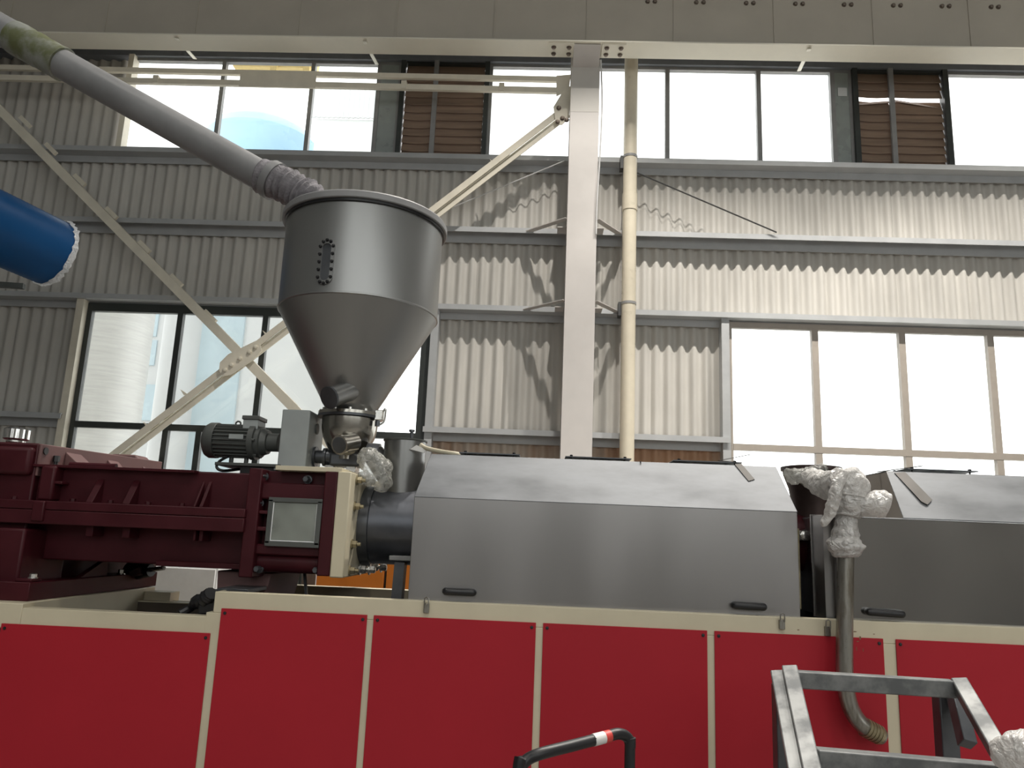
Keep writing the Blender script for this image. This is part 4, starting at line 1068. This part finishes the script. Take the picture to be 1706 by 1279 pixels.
# ------------------------------------------------------------------ feed tank behind the barrel flange
ft = thing('feed_tank', 'grey steel feed throat tank with a flat lid and T-bolt, beside the barrel cover', 'tank', (PX(672, 820, 4.1), 4.1, zb + 0.18))
tx, ty = PX(672, 790, 4.1), 4.1
ztk = PZ(674, 735, 4.1)
MB().lathe((tx, ty, zb + 0.16), (0, 0, 1), [(0.112, 0), (0.112, ztk - zb - 0.16)], 40).build('tank_body', 'tank_steel', ft)
MB().lathe((tx, ty, ztk), (0, 0, 1), [(0.116, -0.004), (0.118, 0), (0.118, 0.006), (0.001, 0.010)], 40).build('tank_lid', 'motor_grey', ft)
b = Vector((tx + 0.03, ty, ztk + 0.008))
MB().cyl(b, b + Vector((0, 0, 0.05)), 0.009, n=10).cyl(b + Vector((0, 0, .045)), b + Vector((0, 0, .056)), 0.016, n=10).build('lid_bolt', 'dark_steel', ft)
MB().cyl(P(622, 755, 4.12), Vector((tx - 0.03, ty, PZ(660, 815, 4.1))), 0.06, n=28).build('inlet_pipe', 'tank_steel', ft)
MB().cyl(P(612, 754, 4.12), P(632, 756, 4.12), 0.055, n=28).build('inlet_pipe', 'dark_steel', ft)
hs = MB().path(bez([P(701, 741, 4.0), P(712, 747, 3.98), P(735, 752, 3.95), P(757, 755.5, 3.92), P(765, 757, 3.95)]), 0.012, 10).build('hose', 'hose_cream')
tag(hs, 'short cream hose lying on the cover edge beside the feed tank', 'hose')

# clear bag hanging at the feed throat
bag_pts = bez([P(606, 750, 3.95), P(614, 762, 3.92), P(628, 782, 3.9), P(636, 800, 3.9), P(634, 820, 3.9)], 10)
bg_ = crumple(bag_pts, radii([(0, .02), (.25, .055), (.55, .07), (.8, .055), (.95, .035), (1, .008)], len(bag_pts)), 3, 44, 0.45, 12, 0.05).build('plastic_bag', 'clear_film', None, 0, 60)
tag(bg_, 'crumpled clear plastic bag hanging between the bowl and the feed tank', 'bag')
q_ = bez([P(598, 790, 3.86), P(610, 797, 3.84), P(624, 806, 3.84)], 10)
bg2 = crumple(q_, radii([(0, .012), (.4, .035), (.75, .028), (1, .006)], len(q_)), 9, 30, 0.6, 22).build('plastic_bag', 'clear_film', None, 0, 60)
tag(bg2, 'small torn scrap of film on the top corner of the cream flange', 'bag')
fl = MB().prism([P(683, 748, 3.98), P(694, 741, 3.98), P(712, 750, 3.98), P(706, 754, 3.98)], (0, 0.01, 0)).build('paper_scrap', 'white_sticker'); tag(fl, 'small white paper scrap stuck on the feed tank', 'paper')

# ------------------------------------------------------------------ vent funnel between the covers
fx_, fy_ = PX(1352, 800, 4.08), 4.08
ztf = PZ(1352, 779, fy_)
vf = thing('vent_funnel', 'dark brown vent funnel standing on the barrel between the two covers', 'funnel', (fx_, fy_, zb + 0.1))
MB().lathe((fx_, fy_, zb + 0.08), (0, 0, 1), [(0.095, 0), (0.10, 0.10), (0.115, 0.2), (0.14, ztf - zb - 0.12), (0.145, ztf - zb - 0.08)], 36).build('funnel_body', 'funnel_brown', vf)
MB().lathe((fx_, fy_, ztf), (0, 0, 1), [(0.135, -0.02), (0.152, -0.018), (0.152, 0), (0.130, 0.004)], 36).build('funnel_rim', 'funnel_brown', vf)
q_ = bez([P(1309, 785, 3.95), P(1322, 792, 3.92), P(1336, 791, 3.92), P(1352, 787, 3.92), P(1368, 782, 3.94), P(1384, 780, 3.98)], 8)
crumple(q_, radii([(0, .02), (.2, .04), (.5, .035), (.8, .03), (1, .008)], len(q_)), 5, 30, 0.4, 16, 0.1).build('film_wrap', 'clear_film', vf, 0, 70)

# ------------------------------------------------------------------ upright vent pipe wrapped in film
vp = thing('vent_pipe', 'upright steel pipe in front of the right cover, its valve wrapped in white film', 'pipe', tuple(P(1408, 1000, 3.42)))
Yp = 3.42
main = [P(1410, 850, Yp), P(1409, 930, Yp), P(1408, 1000, Yp), P(1407, 1080, Yp), P(1408, 1130, Yp), P(1413, 1165, Yp), P(1424, 1192, Yp), P(1442, 1212, Yp), P(1468, 1226, Yp + 0.03)]
MB().path(bez(main), 0.034, 24).build('pipe', 'weathered_steel', vp)
q0, q1 = P(1440, 1211, Yp), P(1466, 1225, Yp + 0.02); d = (q1 - q0)
tc = MB()
for k in range(5): tc.cyl(q0 + d*(k*0.2), q0 + d*(k*0.2 + 0.12), 0.039, n=24)
tc.cyl(q0, q1, 0.036, n=24).build('threaded_end', 'brass_bolt', vp)
MB().path([P(1340, 800, 4.0), P(1365, 802, 3.85), P(1390, 798, 3.6), P(1405, 795, Yp), P(1411, 812, Yp), P(1411, 850, Yp)], 0.03, 14).build('elbow', 'weathered_steel', vp)
def wrap(pts, stops, seed, amp=0.22, freq=13, fold=0.22, twist=2, n=52):
    q = bez(pts, 12)
    return crumple(q, radii(stops, len(q)), seed, n, amp, freq, fold, twist).build('film_wrap', 'white_film', vp, 0, 80)
wrap([P(1344, 793, 3.85), P(1358, 800, 3.75), P(1374, 808, 3.6), P(1390, 805, 3.48), P(1402, 797, Yp)], [(0, .02), (.2, .055), (.6, .062), (1, .05)], 1)
wrap([P(1404, 783, Yp), P(1410, 795, Yp), P(1414, 815, Yp), P(1414, 840, Yp), P(1411, 862, Yp)], [(0, .03), (.12, .058), (.4, .078), (.75, .082), (.93, .06), (1, .035)], 2, 0.2, 12, 0.16, 1)
wrap([P(1411, 856, Yp), P(1410, 880, Yp), P(1408, 905, Yp), P(1410, 928, Yp)], [(0, .04), (.25, .046), (.5, .058), (.72, .078), (.9, .064), (1, .05)], 3, 0.22, 12, 0.14, 1)
wrap([P(1412, 843, Yp - 0.01), P(1432, 841, Yp - 0.02), P(1452, 839, Yp - 0.03), P(1470, 838, Yp - 0.03), P(1479, 840, Yp - 0.03)], [(0, .055), (.35, .05), (.7, .058), (.9, .05), (1, .012)], 4, 0.2, 12, 0.08, 3)
wrap([P(1406, 788, Yp - .06), P(1394, 812, Yp - .08), P(1387, 838, Yp - .07), P(1380, 860, Yp - .05), P(1369, 877, Yp - .04)], [(0, .02), (.3, .026), (.7, .022), (.9, .016), (1, .003)], 6, 0.4, 18, 0.1, 1, 24)
for k, (u, v) in enumerate(((1412, 826), (1412, 833), (1410, 858))):
    c = P(u, v, Yp); r_ = (0.079, 0.077, 0.056)[k]
    MB().path([c + Vector((r_*math.cos(a), r_*math.sin(a), 0.006*math.sin(2*a))) for a in [i*math.pi/12 for i in range(25)]], 0.005, 6).build('tie_band', 'white_film', vp)

# ------------------------------------------------------------------ steel step frame in front right
G = 'galvanised'
sfm = thing('step_frame', 'welded galvanised steel step frame in front of the red panels', 'step stand', (1.5, 2.75, 0))
def tube(name, ua, va, Ya, ub, vb, Yb, w_, h_, side=(0, 1, 0)):
    return MB().bar(P(ua, va, Ya), P(ub, vb, Yb), w_, h_, side).build(name, G, sfm, 0.004)
Yb0 = 2.80
# sloping stringers run down towards the viewer
L0 = P(1316, 1116, Yb0); L1 = P(1352, 1279, 2.36)
dL = (L1 - L0); L2 = L0 + dL * ((0.02 - L0.z) / dL.z)
R0_ = P(1598, 1137, Yb0 - 0.02)
def stringer(name, top):
    bot = top + dL * ((0.0 - top.z) / dL.z)
    return MB().bar(top, bot, 0.042, 0.05, (0, 1, 0.4)).build(name, G, sfm, 0.004)
stringer('stringer', L0)
stringer('stringer', R0_)
LO = P(1297, 1124, Yb0 + 0.03)
stringer('stringer', LO)
MB().bar(L0 + Vector((0.02, 0.0, -0.028)), R0_ + Vector((-0.02, 0, -0.02)), 0.055, 0.05, (0, 1, 0)).build('top_rung', G, sfm, 0.004)
f2 = (P(1340, 1247, 2.5).z - L0.z) / dL.z
MB().bar(L0 + dL*f2 + Vector((0.02, 0, 0)), R0_ + dL*f2 + Vector((-0.02, 0, 0)), 0.055, 0.05, (0, 1, 0)).build('rung', G, sfm, 0.004)
f3 = f2 * 2.0
MB().bar(L0 + dL*f3 + Vector((0.02, 0, 0)), R0_ + dL*f3 + Vector((-0.02, 0, 0)), 0.055, 0.05, (0, 1, 0)).build('rung', G, sfm, 0.004)
# rear legs and rails
for (u, v) in ((1303, 1150), (1572, 1150)):
    q = P(u, v, Yb0 + 0.12); MB().box(q.x - 0.03, q.x + 0.03, q.y - 0.03, q.y + 0.03, 0, q.z + 0.02).build('rear_leg', 'dark_steel', sfm, 0.004)
q = P(1590, 1150, Yb0 + 0.08)
MB().bar(q, P(1612, 1240, Yb0 - 0.05), 0.045, 0.045, (0, 1, 0)).build('brace', 'dark_steel', sfm, 0.003)
q_ = bez([P(1655, 1268, 2.3), P(1680, 1259, 2.28), P(1705, 1254, 2.26), P(1740, 1252, 2.26)], 14)
wrp = crumple(q_, radii([(0, .012), (.2, .045), (.6, .055), (1, .06)], len(q_)), 12, 50, 0.22, 12, 0.2, 6).build('film_bundle', 'white_film', None, 0, 70)
tag(wrp, 'bundle of clear stretch film beside the steel step frame at the right corner', 'film')

# ------------------------------------------------------------------ push trolley handle
Yt = 2.15
tl = thing('push_trolley', 'black push trolley with a bent tube handle in front of the red panels', 'trolley', (0.15, 1.9, 0))
p1, p2, p3 = P(868, 1279, Yt), P(886, 1262, Yt - 0.0), P(900, 1257, Yt)
hpts = [Vector((p1.x - 0.05, Yt - 0.12, 0.16)), Vector((p1.x - 0.045, Yt - 0.12, 0.6)), P(862, 1290, Yt - 0.12) , P(868, 1277, Yt - 0.11), P(880, 1264, Yt - 0.10), P(905, 1254, Yt - 0.09), P(960, 1240, Yt - 0.03), P(1010, 1227, Yt + 0.02), P(1030, 1222, Yt + 0.04), P(1045, 1228, Yt + 0.06), P(1050, 1245, Yt + 0.06), P(1049, 1282, Yt + 0.06)]
e = hpts[-1]; hpts.append(Vector((e.x, e.y, 0.16)))
sm = bez(hpts, 6)
MB().path(sm, 0.0145, 16).build('handle', 'black_rubber', tl)
dk = box('deck', 'dark_steel', tl, -0.15, 0.5, 1.2, 2.25, 0.13, 0.17, 0.01)
for x in (-0.05, 0.4):
    for y in (1.35, 2.1):
        MB().cyl((x - 0.02, y, 0.065), (x + 0.02, y, 0.065), 0.065, n=24).build('wheel', 'black_rubber', tl)
a, b = P(990, 1233, Yt), P(1018, 1226, Yt + 0.025)
def nearest(p): return min(range(len(sm)), key=lambda i: (sm[i] - p).length)
ia, ib = P(989, 1232.5, Yt), P(1007, 1227.7, Yt)
def onaxis(u):
    # point of the straight grip under pixel column u
    t_ = (u - 960) / 50.0
    return P(960, 1240, Yt - 0.03).lerp(P(1010, 1227, Yt + 0.02), t_)
st_ = MB().cyl(onaxis(988), onaxis(1010), 0.0153, n=20).build('sticker', 'white_sticker', tl)
MB().cyl(onaxis(1006), onaxis(1016), 0.0155, n=20).build('sticker_band', 'red_sticker', st_)
dd = (onaxis(1010) - onaxis(990)).normalized()
for k, u in enumerate((992, 996, 1000)):
    c = onaxis(u) + Vector((0, -0.0152, 0.002)); MB().bar(c - Vector((0, 0, .006)), c + Vector((0, 0, .005 - .002*k)), 0.003, 0.0012, (0, 1, 0)).build('print_mark', 'black_rubber', st_)

# ------------------------------------------------------------------ blue ventilation duct
du = thing('blue_duct', 'blue ribbed flexible duct with a torn bright end, at the left edge', 'duct', tuple(P(20, 400, 8)))
m0 = P(88, 421, 8.9); b0 = P(-300, 245, 6.7)
dd = (m0 - b0); Ld = dd.length; dd.normalize()
rd = 0.415
prof = []; n = int(Ld / 0.05)
for k in range(n + 1): prof += [(rd, k*Ld/n - 0.0), (rd + 0.006, k*Ld/n + 0.02)] if k < n else [(rd, Ld)]
prof += [(rd - 0.01, Ld), (rd - 0.02, Ld - 0.01), (rd - 0.02, 0.1)]
MB().lathe(b0, dd, prof, 56, True, False).build('duct_hose', 'duct_blue', du)
s, t = MB.frame(dd)
rr = random.Random(6); inner = []; outer = []; nn = 72
for i in range(nn):
    a = 2*math.pi*i/nn; e_ = s*math.cos(a) + t*math.sin(a)
    inner.append(m0 + e_*(rd + 0.016) - dd*(0.02 + rr.uniform(0, 0.03))); outer.append(m0 + e_*(rd + 0.012 + rr.uniform(0, 0.03)) + dd*(0.01 + rr.uniform(0, 0.04)))
inn2 = [m0 + (p - m0)*0.965 for p in outer]
MB().ring_loft([inner, outer, inn2], False, False).build('torn_liner', 'edge_film', du)
MB().bar(P(-120, 466, 8.1), P(40, 477, 8.3), 0.06, 0.06, (0, 1, 0)).build('hanger_bar', 'dark_frame', du)
MB().bar(P(-60, 320, 8.0), P(-60, 480, 8.2), 0.05, 0.02, (0, 1, 0)).build('hanger_strap', 'dark_frame', du)
MB().cyl(P(-60, 300, 8.0), Vector((P(-60, 300, 8.0).x, 8.0, ZR)), 0.012, n=8).build('hanger_rod', 'dark_frame', du)

# ------------------------------------------------------------------ things standing behind the machine
cbx = thing('white_cabinet', 'pale grey cabinet standing behind the machine, seen under the gearbox', 'cabinet', (PX(320, 970, 6), 6.4, 0))
x0, x1, z0, z1 = R(236, 939, 362, 1010, 6)
box('cabinet_body', 'pale_cabinet', cbx, x0, x1, 6.0, 6.9, 0, z1, 0.01)
box('cabinet_door', 'pale_cabinet', cbx, x0 + 0.02, x1 - 0.02, 5.985, 6.0, 0.08, z1 - 0.03, 0.003)
om = thing('orange_machine', 'orange machine casing standing behind the barrel', 'machine', (PX(590, 955, 6), 6.4, 0))
x0, x1, z0, z1 = R(528, 920, 640, 985, 6)
box('orange_panel', 'orange_paint', om, x0, x1, 6.0, 7.0, 0.05, z1, 0.006)
x2_, x3_, _, _ = R(644, 920, 690, 985, 6)
box('orange_panel', 'orange_paint', om, x2_, x3_, 6.0, 7.0, 0.05, z1, 0.006)
box('centre_post', 'dark_frame', om, x1, x2_, 6.03, 6.9, 0, z1, 0)
box('plinth', 'dark_frame', om, x0, x3_, 6.05, 6.95, 0, 0.05, 0)
gm = thing('grey_control_box', 'dark control box between the white cabinet and the orange machine', 'box', (PX(490, 955, 6.1), 6.3, 0))
x0, x1, z0, z1 = R(474, 930, 503, 985, 6.1)
box('box_body', 'dark_frame', gm, x0, x1, 6.1, 6.5, 0, z1 + 0.1, 0.006)
box('box_door', 'motor_grey', gm, x0 + 0.02, x1 - 0.02, 6.09, 6.1, 0.06, z1 + 0.08, 0.002)
cb5 = thing('grey_cabinet', 'light grey cabinet far behind the gear head support leg', 'cabinet', (PX(495, 955, 7.2), 7.6, 0))
x0, x1, z0, z1 = R(449, 930, 530, 985, 7.2)
box('cabinet_body', 'pale_cabinet', cb5, x0, x1, 7.2, 8.0, 0, z1 + 0.1, 0.006)
box('cabinet_door', 'pale_cabinet', cb5, x0 + 0.03, x1 - 0.03, 7.19, 7.2, 0.1, z1 + 0.05, 0.002)
lv = MB().bar(P(507, 948, 3.9), Vector((PX(516, 992, 3.75), 3.75, zt - 0.11)), 0.012, 0.012, (0, 1, 0)).build('steel_rod', 'dark_steel'); tag(lv, 'thin dark rod leaning on the base under the gear head', 'rod')
